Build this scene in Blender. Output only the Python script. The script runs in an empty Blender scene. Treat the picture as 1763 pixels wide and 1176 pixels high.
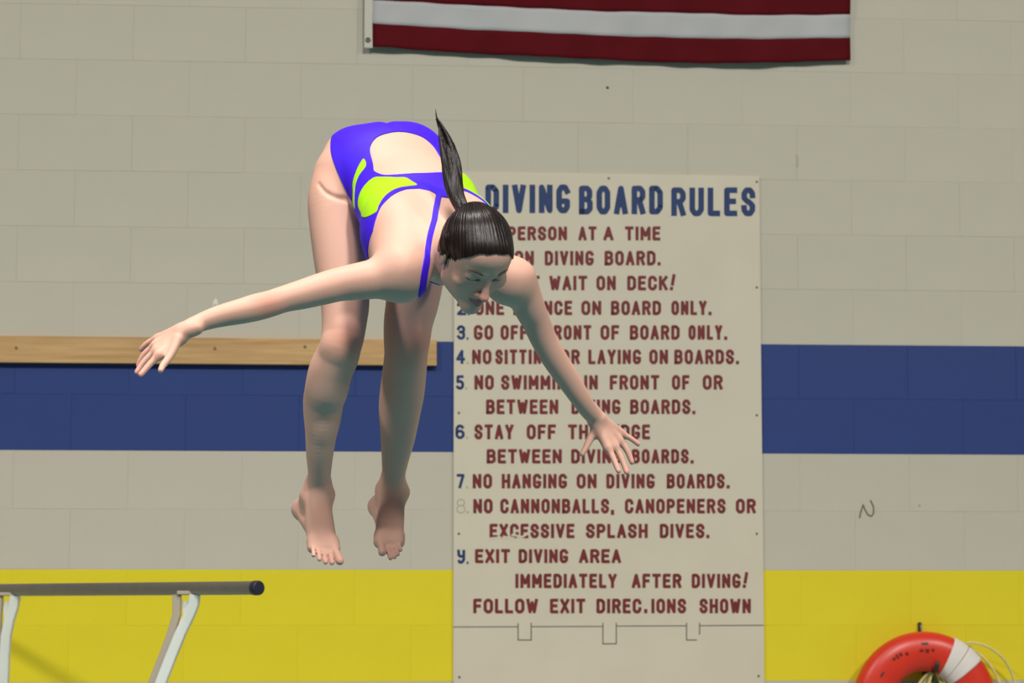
import bpy, bmesh, math, random
import numpy as np
from mathutils import Vector, Matrix
random.seed(7)
SC = bpy.context.scene
COL = SC.collection

# ------------------------------------------------------------------ camera
HC = 1.60                       # eye height above the pool deck
F_PX = 4900.0
PITCH = math.atan((1045 - 588) / F_PX)
cam_d = bpy.data.cameras.new('camera')
cam_d.sensor_width = 36.0
cam_d.lens = F_PX * 36.0 / 1763.0
cam_d.dof.use_dof = True
cam_d.dof.focus_distance = 6.6
cam_d.dof.aperture_fstop = 8.0
cam_d.clip_end = 200
cam = bpy.data.objects.new('camera', cam_d)
COL.objects.link(cam)
cam.location = (0, 0, HC)
cam.rotation_euler = (math.pi / 2 + PITCH, 0, 0)
SC.camera = cam

# ------------------------------------------------------------------ world, lights, exposure
w = bpy.data.worlds.new('hall'); SC.world = w; w.use_nodes = True
bgn = w.node_tree.nodes['Background']
bgn.inputs[0].default_value = (0.90, 0.92, 0.92, 1)
bgn.inputs[1].default_value = 0.17
def lamp(name, loc, target, size, power, col):
    d = bpy.data.lights.new(name, 'AREA'); d.shape = 'DISK'; d.size = size
    d.energy = power; d.color = col
    o = bpy.data.objects.new(name, d); COL.objects.link(o); o.location = loc
    o.rotation_euler = (Vector(target) - Vector(loc)).to_track_quat('-Z', 'Y').to_euler()
    return o
for x, y, e, sz, tx in ((1.3, 1.5, 425, 0.7, 0.2), (-5.0, 2.0, 80, 0.9, -2.4), (6.4, 2.0, 80, 0.9, 2.4)):
    lm = lamp('hall_and_fill_lamp', (x, y, 7.6), (tx, 8.6, 1.4) if e > 300 else (tx, 10.3, -0.6), sz, e, (1.0, 0.96, 0.91))
    if e < 300: lm.data.spread = math.radians(75)  # the two weaker side lamps are added fill, aimed low at the wall
lamp('hall_and_fill_lamp', (-0.7, 5.6, 7.6), (-0.7, 5.7, 0), 0.6, 75, (1.0, 0.96, 0.91)).data.spread = math.radians(90)
SC.view_settings.view_transform = 'Standard'
SC.view_settings.look = 'None'
SC.view_settings.gamma = 1.0
SC.view_settings.use_curve_mapping = False
SC.view_settings.exposure = 0.0

# ------------------------------------------------------------------ picking points in the place
CAM = np.array([0, 0, HC]); cp, sp = math.cos(PITCH), math.sin(PITCH)
FW = np.array([0, cp, sp]); UP = np.array([0, -sp, cp]); RT = np.array([1.0, 0, 0])
def ray(px, py): return FW + RT * (px - 881.5) / F_PX + UP * (588 - py) / F_PX
def P(px, py, D): return CAM + ray(px, py) * D          # a measured point at distance D
TH = math.radians(5.0)                                    # the wall turns a little away on the right
WU = np.array([math.cos(TH), math.sin(TH), 0]); WN = np.array([math.sin(TH), -math.cos(TH), 0])
W0 = np.array([0, 10.32, 0.0])
def uv(px, py, off=0.0):
    r = ray(px, py); t = np.dot(W0 + WN * off - CAM, WN) / np.dot(r, WN)
    p = CAM + r * t
    return float(np.dot(p - W0, WU)), float(p[2])

# ------------------------------------------------------------------ materials
def mat(name, col, rough=0.6, spec=0.4, noise=0.0, nscale=8.0, bump=0.0, bscale=120.0, metal=0.0, sss=0.0, coat=0.0):
    m = bpy.data.materials.new(name); m.use_nodes = True
    nt = m.node_tree; b = nt.nodes['Principled BSDF']
    b.inputs['Base Color'].default_value = (*col, 1)
    b.inputs['Roughness'].default_value = rough
    b.inputs['Specular IOR Level'].default_value = spec
    b.inputs['Metallic'].default_value = metal
    b.inputs['Coat Weight'].default_value = coat
    if sss:
        b.inputs['Subsurface Weight'].default_value = sss
        b.inputs['Subsurface Radius'].default_value = (1.0, 0.35, 0.2)
        b.inputs['Subsurface Scale'].default_value = 0.008
    tc = nt.nodes.new('ShaderNodeTexCoord')
    if noise:
        n = nt.nodes.new('ShaderNodeTexNoise'); n.inputs['Scale'].default_value = nscale
        n.inputs['Detail'].default_value = 5
        nt.links.new(tc.outputs['Object'], n.inputs['Vector'])
        r = nt.nodes.new('ShaderNodeMapRange')
        r.inputs[1].default_value = 0.3; r.inputs[2].default_value = 0.7
        r.inputs[3].default_value = 1 - noise; r.inputs[4].default_value = 1 + noise
        nt.links.new(n.outputs[0], r.inputs[0])
        mx = nt.nodes.new('ShaderNodeVectorMath'); mx.operation = 'SCALE'
        mx.inputs[0].default_value = col
        nt.links.new(r.outputs[0], mx.inputs['Scale'])
        nt.links.new(mx.outputs[0], b.inputs['Base Color'])
    if bump:
        n = nt.nodes.new('ShaderNodeTexNoise'); n.inputs['Scale'].default_value = bscale
        n.inputs['Detail'].default_value = 3
        nt.links.new(tc.outputs['Object'], n.inputs['Vector'])
        bp = nt.nodes.new('ShaderNodeBump'); bp.inputs['Strength'].default_value = bump
        bp.inputs['Distance'].default_value = 0.002
        nt.links.new(n.outputs[0], bp.inputs['Height']); nt.links.new(bp.outputs[0], b.inputs['Normal'])
    return m
def srgb(r, g, b):
    f = lambda c: (c / 255 / 12.92) if c / 255 <= 0.04045 else ((c / 255 + 0.055) / 1.055) ** 2.4
    return (f(r), f(g), f(b))
M = {}
M['cream'] = mat('cream_paint', srgb(181, 175, 158), 0.55, 0.3, 0.025, 3, 0.25, 90)
M['blue'] = mat('blue_paint', srgb(33, 55, 112), 0.5, 0.3, 0.05, 3, 0.25, 90)
M['yellow'] = mat('yellow_paint', srgb(212, 195, 30), 0.5, 0.3, 0.03, 3, 0.25, 90)
M['sign'] = mat('sign_paint', srgb(196, 187, 166), 0.45, 0.35, 0.03, 4)
M['sign_blue'] = mat('sign_blue', srgb(24, 50, 94), 0.5, 0.3, 0.12, 40)
M['sign_red'] = mat('sign_red', srgb(108, 36, 36), 0.5, 0.3, 0.16, 40)
M['sign_faint'] = mat('sign_faint', srgb(160, 154, 140), 0.5, 0.3)
M['groove'] = mat('groove', srgb(92, 86, 78), 0.8, 0.1)
M['screw'] = mat('screw', srgb(112, 100, 74), 0.5, 0.4)
M['dark'] = mat('dark_metal', srgb(52, 50, 44), 0.5, 0.4)
M['red_cloth'] = mat('flag_red', srgb(84, 12, 19), 0.8, 0.1, 0.08, 6)
M['white_cloth'] = mat('flag_white', srgb(174, 174, 173), 0.8, 0.1, 0.04, 5)
M['blue_cloth'] = mat('flag_blue', srgb(30, 36, 84), 0.8, 0.1)
M['canvas'] = mat('flag_canvas', srgb(190, 186, 172), 0.85, 0.1)
M['ring_red'] = mat('ring_red', srgb(205, 48, 26), 0.35, 0.5, 0.10, 9)
M['ring_white'] = mat('ring_white', srgb(214, 206, 198), 0.6, 0.3, 0.04, 12)
M['rope'] = mat('rope', srgb(206, 196, 130), 0.8, 0.2, 0.1, 60)
M['yellow_rope'] = mat('yellow_rope', srgb(186, 176, 96), 0.8, 0.2, 0.15, 60)
M['smudge'] = mat('smudge', srgb(110, 34, 26), 0.6, 0.2)
M['steel'] = mat('brushed_steel', srgb(150, 146, 138), 0.42, 0.5, 0.05, 20, metal=0.9)
M['cap'] = mat('rubber_cap', srgb(34, 36, 50), 0.5, 0.4)
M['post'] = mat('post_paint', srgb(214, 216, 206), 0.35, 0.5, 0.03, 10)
M['post_shaded'] = mat('post_shade_paint', srgb(168, 156, 138), 0.5, 0.4)  # darker copy of the post paint, shade of the left face put into its colour
M['deck'] = mat('deck_tile', srgb(170, 168, 158), 0.6, 0.3, 0.05, 3)
M['water'] = mat('pool_water', srgb(48, 136, 152), 0.12, 0.5, 0.12, 1.2, 0.6, 3)
M['marker'] = mat('marker_scrawl', srgb(112, 88, 80), 0.7, 0.2)
M['spot'] = mat('dark_spot', srgb(96, 92, 84), 0.7, 0.2)

def wood():
    m = mat('pine_board', srgb(186, 150, 98), 0.5, 0.35)
    nt = m.node_tree; b = nt.nodes['Principled BSDF']
    tc = nt.nodes.new('ShaderNodeTexCoord'); mp = nt.nodes.new('ShaderNodeMapping')
    mp.inputs['Scale'].default_value = (1.6, 10, 26)
    n = nt.nodes.new('ShaderNodeTexNoise'); n.inputs['Scale'].default_value = 2.2; n.inputs['Detail'].default_value = 5
    nt.links.new(tc.outputs['Object'], mp.inputs[0]); nt.links.new(mp.outputs[0], n.inputs['Vector'])
    cr = nt.nodes.new('ShaderNodeValToRGB')
    cr.color_ramp.elements[0].position = 0.3; cr.color_ramp.elements[0].color = (*srgb(166, 128, 80), 1)
    cr.color_ramp.elements[1].position = 0.75; cr.color_ramp.elements[1].color = (*srgb(196, 160, 108), 1)
    nt.links.new(n.outputs[0], cr.inputs[0]); nt.links.new(cr.outputs[0], b.inputs['Base Color'])
    return m
M['wood'] = wood()

# ------------------------------------------------------------------ mesh helpers
def link(name, me, m, parent=None):
    for x in (m if isinstance(m, (list, tuple)) else [m]): me.materials.append(x)
    o = bpy.data.objects.new(name, me); COL.objects.link(o)
    if parent: o.parent = parent
    return o
def mesh(name, v, f):
    me = bpy.data.meshes.new(name); me.from_pydata([tuple(map(float, a)) for a in v], [], f); me.update(); return me
def tag(o, label=None, cat=None, group=None, kind=None):
    for k, x in (('label', label), ('category', cat), ('group', group), ('kind', kind)):
        if x: o[k] = x
    return o
def box_me(name, x0, x1, y0, y1, z0, z1, bev=0.0, seg=1):
    bm = bmesh.new(); bmesh.ops.create_cube(bm, size=1)
    for v in bm.verts:
        v.co = Vector(((x0 + x1) / 2 + v.co.x * (x1 - x0), (y0 + y1) / 2 + v.co.y * (y1 - y0), (z0 + z1) / 2 + v.co.z * (z1 - z0)))
    if bev: bmesh.ops.bevel(bm, geom=list(bm.edges), offset=bev, segments=seg, profile=0.5, affect='EDGES')
    me = bpy.data.meshes.new(name); bm.to_mesh(me); bm.free(); return me
def smooth(me, on=True):
    me.polygons.foreach_set('use_smooth', [on] * len(me.polygons)); me.update()
def sweep(name, pts, prof, caps=True, up=None, closed=False, scale=None):
    """prof: list of (a, b) offsets; pts: polyline in 3-D."""
    pts = [Vector(map(float, p)) for p in pts]; n = len(pts); v = []; f = []; k = len(prof)
    U = Vector(up) if up is not None else Vector((0, 0, 1))
    prev = None
    for i, p in enumerate(pts):
        a = pts[(i - 1) % n] if (closed or i) else pts[0]
        b = pts[(i + 1) % n] if (closed or i < n - 1) else pts[-1]
        t = (b - a).normalized()
        if up is not None or prev is None:
            s = t.cross(U)
            if s.length < 1e-4: s = t.cross(Vector((1, 0, 0)))
            s.normalize()
        else:
            s = prev - t * prev.dot(t); s.normalize()
        prev = s; q = s.cross(t)
        sc = scale[i] if scale is not None else 1.0
        for (x, y) in prof: v.append(p + s * x * sc + q * y * sc)
    m_ = n if closed else n - 1
    for i in range(m_):
        j = (i + 1) % n
        for c in range(k):
            d = (c + 1) % k
            f.append((i * k + c, j * k + c, j * k + d, i * k + d))
    if caps and not closed:
        f.append(tuple(range(k))); f.append(tuple(range((n - 1) * k, n * k))[::-1])
    me = mesh(name, v, f)
    bm = bmesh.new(); bm.from_mesh(me); bmesh.ops.recalc_face_normals(bm, faces=bm.faces); bm.to_mesh(me); bm.free()
    return me
def circ(r, k=16): return [(r * math.cos(2 * math.pi * i / k), r * math.sin(2 * math.pi * i / k)) for i in range(k)]
def rect(a, b, c=0.0):
    if not c: return [(-a, -b), (a, -b), (a, b), (-a, b)]
    return [(-a + c, -b), (a - c, -b), (a, -b + c), (a, b - c), (a - c, b), (-a + c, b), (-a, b - c), (-a, -b + c)]
def wall_root(name, u, z, off=0.0):
    o = bpy.data.objects.new(name, None); COL.objects.link(o)
    p = W0 + WU * u + WN * off; o.location = (p[0], p[1], z); o.rotation_euler = (0, 0, TH); return o
# local frame of things on the wall: x along it, -y out of it, z up

# ================================================================== THE SETTING
zrow = [uv(1400, y)[1] for y in (1172, 1077, 982, 880.5, 781.5, 687, 593.5)]   # course joints read off the photograph
pitch_row = 0.2032
rows = [zrow[0] - pitch_row * k for k in range(7, 0, -1)] + zrow + [zrow[-1] + pitch_row * k for k in range(1, 13)]
rows = [0.0] + [r for r in rows if r > 0.03]
base_i = min(range(len(rows)), key=lambda i: abs(rows[i] - zrow[0]))
def row_mat(i):
    k = i - base_i
    return 'yellow' if k in (0, 1) else 'blue' if k in (4, 5) else 'cream'
wall = wall_root('wall_back', 0, 0); wall.name = 'wall_back_tmp'
bpy.data.objects.remove(wall)
UL, UR = -3.6, 3.6
v = []; f = []; mi = []; names = ['cream', 'blue', 'yellow']
GAP = 0.0008
segs = [(-9.0, 9.0)]
for i in range(len(rows) - 1):
    z0, z1 = rows[i], rows[i + 1]
    b = len(v)
    v += [(-9, GAP, z0), (9, GAP, z0), (9, GAP, z1), (-9, GAP, z1), (-9, .2, z0), (9, .2, z0), (9, .2, z1), (-9, .2, z1)]
    for q in ((0, 1, 2, 3), (5, 4, 7, 6), (4, 0, 3, 7), (1, 5, 6, 2)):
        f.append(tuple(b + x for x in q)); mi.append(names.index(row_mat(i)))
    if i == len(rows) - 2: f.append((b + 3, b + 2, b + 6, b + 7)); mi.append(0)
me = mesh('wall_back', v, f); me.polygons.foreach_set('material_index', mi)
wall = link('wall_back', me, [M[n] for n in names]); tag(wall, kind='structure')
wall.location = (W0[0], W0[1], 0); wall.rotation_euler = (0, 0, TH)
BL = 0.4064
u_ref = uv(130, 240)[0]                       # one upright joint of the course between 0.195 and 0.29 of the frame
ref_i = min(range(len(rows) - 1), key=lambda i: abs((rows[i] + rows[i + 1]) / 2 - uv(130, 240)[1]))
half_top = uv(881, -140)[1]
n_bl = 0
for i in range(len(rows) - 1):
    z0, z1 = rows[i], rows[i + 1]
    if z0 > half_top or z1 < 0.95: continue
    bme = box_me('block', -BL / 2 + .0006, BL / 2 - .0006, 0, 0.04, -(z1 - z0) / 2 + .0006, (z1 - z0) / 2 - .0006, 0.0007)
    bme.materials.append(M[row_mat(i)])
    sh = 0 if (i - ref_i) % 2 == 0 else BL / 2
    k0 = math.ceil((-2.75 - u_ref - sh) / BL); u = u_ref + sh + k0 * BL
    while u < 2.75:
        o = bpy.data.objects.new('block', bme); COL.objects.link(o); o.parent = wall
        o.location = (u, random.uniform(-.0003, .0003), (z0 + z1) / 2); u += BL; n_bl += 1
print('blocks', n_bl)
fl = link('floor', box_me('floor', -9, 9, 8.35, 12.2, -0.3, 0.0), M['deck']); tag(fl, kind='structure')
fl2 = link('floor', box_me('floor', -9, 9, -4, 1.6, -0.3, 0.0), M['deck']); tag(fl2, kind='structure')
wt = link('pool_water', box_me('pool_water', -9, 9, 1.6, 8.35, -0.4, -0.12), M['water']); tag(wt, kind='structure')

# ================================================================== WALL BOARD
def on_wall_poly(name, pts, m, parent, y0, y1, u0, z0):
    """solid slab from a closed outline on the wall"""
    n = len(pts); v = [(p[0] - u0, -y1, p[1] - z0) for p in pts] + [(p[0] - u0, -y0, p[1] - z0) for p in pts]
    f = [tuple(range(n)), tuple(range(2 * n - 1, n - 1, -1))] + [(i, i + n, (i + 1) % n + n, (i + 1) % n) for i in range(n)]
    me = mesh(name, v, f)
    bm = bmesh.new(); bm.from_mesh(me); bmesh.ops.recalc_face_normals(bm, faces=bm.faces); bm.to_mesh(me); bm.free()
    return link(name, me, m, parent)
def disc_me(name, r, h, k=12):
    bm = bmesh.new(); bmesh.ops.create_cone(bm, cap_ends=True, segments=k, radius1=r, radius2=r * .75, depth=h)
    bmesh.ops.rotate(bm, verts=bm.verts, matrix=Matrix.Rotation(math.pi / 2, 3, 'X'))
    me = bpy.data.meshes.new(name); bm.to_mesh(me); bm.free(); return me

a = uv(752, 585, .03); b_ = uv(752, 629.5, .03); c = uv(0, 578, .03); d = uv(0, 624, .03)
dx = (c[0] - a[0])
ext = 0.9
tl = (c[0] - ext, c[1] + (c[1] - a[1]) / dx * -ext * 1.0); bl = (d[0] - ext, d[1] + (d[1] - b_[1]) / (d[0] - b_[0]) * -ext)
board = wall_root('wooden_wall_board', a[0], 0)
board.location.z = b_[1]
ob = on_wall_poly('plank', [bl, b_, a, tl], M['wood'], board, 0.0, 0.030, a[0], b_[1])
bv = ob.modifiers.new('bevel', 'BEVEL'); bv.width = .002; bv.segments = 2
tag(board, 'long pale pine board screwed to the wall along the top of the blue band', 'board')
sme = disc_me('bolt', .0058, .004)
for (x, y) in ((28, 599), (370, 600), (525, 597)):
    u_, z_ = uv(x, y, .03)
    o = link('bolt', sme, M['screw'] if not sme.materials else [], board); o.location = (u_ - a[0], -.0315, z_ - b_[1])
    o['label'] = 'dark bolt head sunk in the pine'

# ================================================================== SIGN
SU0, SZ0 = uv(780, 1182)[0], uv(780, 1182)[1]
SU1 = uv(1315, 1182)[0]; STOP = uv(1047, 299)[1]; STL = uv(800, 296)[1]; STR = uv(1312, 304)[1]
SZ0 = uv(1047, 1190)[1]
SPL = uv(1047, 1078)[1]
T_ = 0.012
sign = wall_root('diving_rules_sign', SU0, SZ0)
tag(sign, 'tall cream painted board headed DIVING BOARD RULES on the pool wall', 'sign')
W_ = SU1 - SU0
up = on_wall_poly('upper_panel', [(SU0, SPL), (SU1, SPL), (SU1 - .004, STR), (SU0, STL)], M['sign'], sign, 0, T_, SU0, SZ0)
lo = on_wall_poly('lower_panel', [(SU0, SZ0), (SU1, SZ0), (SU1, SPL), (SU0, SPL)], M['sign'], sign, 0, T_, SU0, SZ0)
bk = on_wall_poly('joint_backing', [(SU0 + .002, SPL - .01), (SU1 - .002, SPL - .01), (SU1 - .002, SPL + .01), (SU0 + .002, SPL + .01)], M['groove'], sign, .004, T_ - .0016, SU0, SZ0)

def ribbon_mesh(name, strokes, th):
    """strokes: polylines in sign space; flat one-stroke lettering with round joints and square ends"""
    v = []; f = []; lay = 0; h = th / 2
    for st in strokes:
        st = [np.array(p, float) for p in st]; st2 = [st[0]]
        for p in st[1:]:
            if np.linalg.norm(p - st2[-1]) > 1e-6: st2.append(p)
        st = st2
        if len(st) < 2: continue
        closed = np.linalg.norm(st[0] - st[-1]) < 1e-5; n = len(st)
        for i in range(n - 1):
            a, c = st[i], st[i + 1]; d = (c - a) / np.linalg.norm(c - a); q = np.array([-d[1], d[0]]) * h
            if i == 0 and not closed: a = a - d * h * .9
            if i == n - 2 and not closed: c = c + d * h * .9
            y = -(T_ + .0004 + .00003 * (lay % 7)); lay += 1; b = len(v)
            v += [(a[0] + q[0], y, a[1] + q[1]), (a[0] - q[0], y, a[1] - q[1]), (c[0] - q[0], y, c[1] - q[1]), (c[0] + q[0], y, c[1] + q[1])]
            f.append((b, b + 1, b + 2, b + 3))
        for i in range(0 if closed else 1, n - 1):
            y = -(T_ + .0004 + .00003 * (lay % 7)); lay += 1; b = len(v)
            v += [(st[i][0] + h * math.cos(k * math.pi / 4 + .39), y, st[i][1] + h * math.sin(k * math.pi / 4 + .39)) for k in range(8)]
            f.append(tuple(range(b, b + 8)))
    return mesh(name, v, f)
G = {
 'A': (1, [[(0, 0), (.5, 1), (1, 0)], [(.2, .3), (.8, .3)]]),
 'B': (1, [[(0, 0), (0, 1), (.68, 1), (.95, .88), (.95, .65), (.72, .53), (0, .53)], [(.68, .53), (1, .4), (1, .13), (.7, 0), (0, 0)]]),
 'C': (1, [[(1, .76), (.99, .84), (.72, 1), (.28, 1), (0, .84), (0, .16), (.28, 0), (.72, 0), (1, .16), (1, .28)]]),
 'D': (1, [[(0, 0), (0, 1), (.62, 1), (1, .82), (1, .18), (.62, 0), (0, 0)]]),
 'E': (.88, [[(1, 1), (0, 1), (0, 0), (1, 0)], [(0, .52), (.85, .52)]]),
 'F': (.85, [[(1, 1), (0, 1), (0, 0)], [(0, .5), (.85, .5)]]),
 'G': (1, [[(1, .82), (.74, 1), (.28, 1), (0, .84), (0, .16), (.28, 0), (.72, 0), (1, .16), (1, .40), (.62, .40)]]),
 'H': (1, [[(0, 0), (0, 1)], [(1, 0), (1, 1)], [(0, .5), (1, .5)]]),
 'I': (0, [[(.5, 0), (.5, 1)]]),
 'K': (1, [[(0, 0), (0, 1)], [(1, 1), (.1, .42)], [(.38, .6), (1, 0)]]),
 'L': (.8, [[(0, 1), (0, 0), (1, 0)]]),
 'M': (1.25, [[(0, 0), (0, 1), (.5, .3), (1, 1), (1, 0)]]),
 'N': (1, [[(0, 0), (0, 1), (1, 0), (1, 1)]]),
 'O': (1, [[(0, .18), (0, .82), (.3, 1), (.7, 1), (1, .82), (1, .18), (.7, 0), (.3, 0), (0, .18)]]),
 'P': (.95, [[(0, 0), (0, 1), (.7, 1), (1, .86), (1, .6), (.7, .46), (0, .46)]]),
 'R': (1, [[(0, 0), (0, 1), (.7, 1), (1, .86), (1, .63), (.7, .5), (0, .5)], [(.6, .5), (1, 0)]]),
 'S': (.95, [[(1, .76), (.98, .86), (.72, 1), (.28, 1), (.02, .86), (.02, .66), (.3, .55), (.72, .45), (1, .33), (.98, .14), (.72, 0), (.28, 0), (.02, .14), (0, .25)]]),
 'T': (1, [[(0, 1), (1, 1)], [(.5, 1), (.5, 0)]]),
 'U': (1, [[(0, 1), (0, .16), (.3, 0), (.7, 0), (1, .16), (1, 1)]]),
 'V': (1, [[(0, 1), (.5, 0), (1, 1)]]),
 'W': (1.35, [[(0, 1), (.25, 0), (.5, .8), (.75, 0), (1, 1)]]),
 'X': (1, [[(0, 0), (1, 1)], [(0, 1), (1, 0)]]),
 'Y': (1, [[(0, 1), (.5, .45), (1, 1)], [(.5, .45), (.5, 0)]]),
 '2': (.9, [[(0, .76), (.05, .88), (.3, 1), (.7, 1), (1, .85), (1, .62), (0, 0), (1, 0)]]),
 '3': (.9, [[(0, .8), (.08, .9), (.3, 1), (.7, 1), (1, .86), (1, .65), (.7, .54), (.35, .54)], [(.7, .54), (1, .4), (1, .14), (.7, 0), (.3, 0), (0, .16)]]),
 '4': (1, [[(.72, 0), (.72, 1), (0, .3), (1, .3)]]),
 '5': (.9, [[(.95, 1), (.1, 1), (.05, .56), (.65, .6), (1, .44), (1, .15), (.7, 0), (.3, 0), (0, .12)]]),
 '6': (.9, [[(.9, .88), (.7, 1), (.3, 1), (0, .8), (0, .17), (.3, 0), (.7, 0), (1, .16), (1, .4), (.7, .56), (.3, .56), (.02, .42)]]),
 '7': (.9, [[(0, 1), (1, 1), (.35, 0)]]),
 '8': (.9, [[(.3, .54), (.04, .66), (.04, .86), (.3, 1), (.7, 1), (.96, .86), (.96, .66), (.7, .54), (.3, .54), (0, .4), (0, .14), (.3, 0), (.7, 0), (1, .14), (1, .4), (.7, .54)]]),
 '9': (.8, [[(0, 1), (.05, .62), (.35, .52), (1, .55)], [(1, .98), (1, .25), (.7, .03), (.25, 0), (.1, .12)]]),
 '.': (-.12, [[(.5, -.02), (.5, .04)]]),
 ',': (0, [[(.62, .06), (.35, -.14)]]),
 '!': (.5, [[(.95, 1.15), (.42, .40)], [(.08, .0), (.12, .06)]]),
 '|': (0, [[(.5, 0), (.5, .82)]]),
 '~': (.55, [[(.3, 0), (.3, .12)]]),
}
def word(txt, x0, x1, yt, yb, sw, small_dot=True):
    """strokes of one word fitted between the pixels x0..x1, cap top yt, foot yb"""
    gap = 3.6 / 25 * (yb - yt)
    natural = sum(G[c][0] for c in txt); k = len(txt)
    avail = (x1 - x0) - (k - 1) * gap - k * sw
    unit = avail / max(natural, .3)
    if natural <= 0: unit = 0
    x = x0 + sw / 2; out = []
    for c in txt:
        wd = G[c][0] * unit
        for st in G[c][1]:
            pl = []
            for (a, b) in st:
                px = x + (a * wd if G[c][0] > 0 else 0)
                py = yb - sw / 2 - b * (yb - yt - sw)
                q = uv(px, py, T_); pl.append((q[0] - SU0, q[1] - SZ0))
            out.append(pl)
        x += wd + gap + sw
    return out
PXM = uv(1001, 600)[0] - uv(1000, 600)[0]
LINES = [
 ('heading', 'sign_blue', 320, 369, 9.0, [('DIVING', 836, 981, 318), ('BOARD', 997, 1141, 320), ('RULES', 1156, 1300, 323)]),
 ('rule_text', 'sign_red', 390, 414, 5.0, [('ONE', 818, 866), ('PERSON', 874, 976), ('AT', 996, 1027), ('A', 1039, 1056), ('TIME', 1076, 1137)]),
 ('rule_text', 'sign_red', 432, 457, 5.0, [('ON', 886, 919), ('DIVING', 938, 1022), ('BOARD.', 1041, 1136)]),
 ('rule_text', 'sign_red', 475, 500, 5.0, [('REST', 868, 929), ('WAIT', 946, 1011), ('ON', 1027, 1060), ('DECK!', 1080, 1163)]),
 ('rule_text', 'sign_red', 518, 542.5, 5.0, [('ONE', 818, 868), ('BOUNCE', 884, 985), ('ON', 1001, 1035), ('BOARD', 1052, 1138), ('ONLY.', 1156, 1224)]),
 ('rule_text', 'sign_red', 560, 585, 5.0, [('GO', 816, 849), ('OFF', 862, 908), ('FRONT', 938, 1018), ('OF', 1034, 1066), ('BOARD', 1084.5, 1170), ('ONLY.', 1185.5, 1251)]),
 ('rule_text', 'sign_red', 602, 627, 5.0, [('NO', 813, 846), ('SITTING', 853, 948), ('OR', 966, 998), ('LAYING', 1013, 1103.5), ('ON', 1118, 1150), ('BOARDS.', 1161, 1271)]),
 ('rule_text', 'sign_red', 646, 671, 5.0, [('NO', 817, 850), ('SWIMMING', 863, 992), ('IN', 1006, 1029), ('FRONT', 1050, 1135), ('OF', 1157, 1187), ('OR', 1210, 1244)]),
 ('rule_text', 'sign_red', 688, 713, 5.0, [('BETWEEN', 837, 961), ('DIVING', 984, 1068), ('BOARDS.', 1085, 1196)]),
 ('rule_text', 'sign_red', 731, 756.5, 5.0, [('STAY', 817, 884), ('OFF', 907, 957), ('THE', 978, 1030), ('EDGE', 1052, 1119)]),
 ('rule_text', 'sign_red', 773.5, 798, 5.0, [('BETWEEN', 838, 967), ('DIVING', 983.5, 1070), ('BOARDS.', 1088, 1193)]),
 ('rule_text', 'sign_red', 816, 841, 5.0, [('NO', 814, 847), ('HANGING', 864, 976), ('ON', 993, 1027), ('DIVING', 1044, 1127), ('BOARDS.', 1148, 1255)]),
 ('rule_text', 'sign_red', 859, 884, 5.0, [('NO', 815, 848), ('CANNONBALLS,', 861.5, 1057), ('CANOPENERS', 1076, 1249), ('OR', 1267, 1301)]),
 ('rule_text', 'sign_red', 902, 926.5, 5.0, [('EXCESSIVE', 843, 989), ('SPLASH', 1009, 1115), ('DIVES.', 1136, 1220)]),
 ('rule_text', 'sign_red', 945.6, 969.5, 5.0, [('EXIT', 818, 878), ('DIVING', 893, 978), ('AREA', 997, 1069)]),
 ('rule_text', 'sign_red', 988, 1012.5, 5.0, [('IMMEDIATELY', 887.5, 1061.6), ('AFTER', 1088, 1173), ('DIVING!', 1191, 1288)]),
 ('rule_text', 'sign_red', 1031, 1056, 5.0, [('FOLLOW', 815, 926), ('EXIT', 947, 1007.6), ('DIREC~IONS', 1027, 1181), ('SHOWN', 1204.5, 1292.5)]),
]
for nm, mt, yt, yb, sw, ws in LINES:
    st = []
    for q in ws:
        if q is None: continue
        t_ = q[3] if len(q) > 3 else yt
        st += word(q[0], q[1], q[2], t_, t_ + (yb - yt), sw)
    link(nm, ribbon_mesh(nm, st, (sw + (.9 if sw > 8 else .5)) * PXM), M[mt], sign)['kind'] = 'stuff'
NUMS = [('|', 390, 790, 796), ('2', 518, 786.5, 803), ('3', 560, 786.5, 801), ('4', 602, 785, 801), ('5', 646, 785, 799), ('6', 731, 784, 800), ('7', 816, 786, 800), ('8', 859, 786, 801), ('9', 946, 787, 801)]
for ch, yt, x0, x1 in NUMS:
    faint = ch == '8'
    st = word(ch, x0, x1, yt, yt + 25, 5.0 if not faint else 2.0)
    o = link('rule_number', ribbon_mesh('rule_number', st, (1.6 if faint else 4.8) * PXM), M['sign_faint'] if faint else M['sign_blue'], sign)
    if faint: o['label'] = 'worn away numeral 8 with only a faint outline left'
    st = word('.', x1 + 2.2, x1 + 6, yt, yt + 25, 3.5)
    link('rule_number_stop', ribbon_mesh('rule_number_stop', st, 3.2 * PXM), M['sign_faint'] if ch in '56478' else M['sign_blue'], sign)
# scraped patch over the foot of EXC in the splash rule
st = []
for (x0, y0, x1, y1) in ((843, 927.5, 862, 925.5), (868, 924.5, 884, 926.5), (882, 921, 897, 924), (898, 925, 905, 921)):
    p = uv(x0, y0, T_ + .0004); q = uv(x1, y1, T_ + .0004); st.append([(p[0] - SU0, p[1] - SZ0), (q[0] - SU0, q[1] - SZ0)])
me = ribbon_mesh('scraped_patch', st, 3.6 * PXM)
for vv in me.vertices: vv.co.y -= .0006
link('scraped_patch', me, M['sign'], sign)
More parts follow.
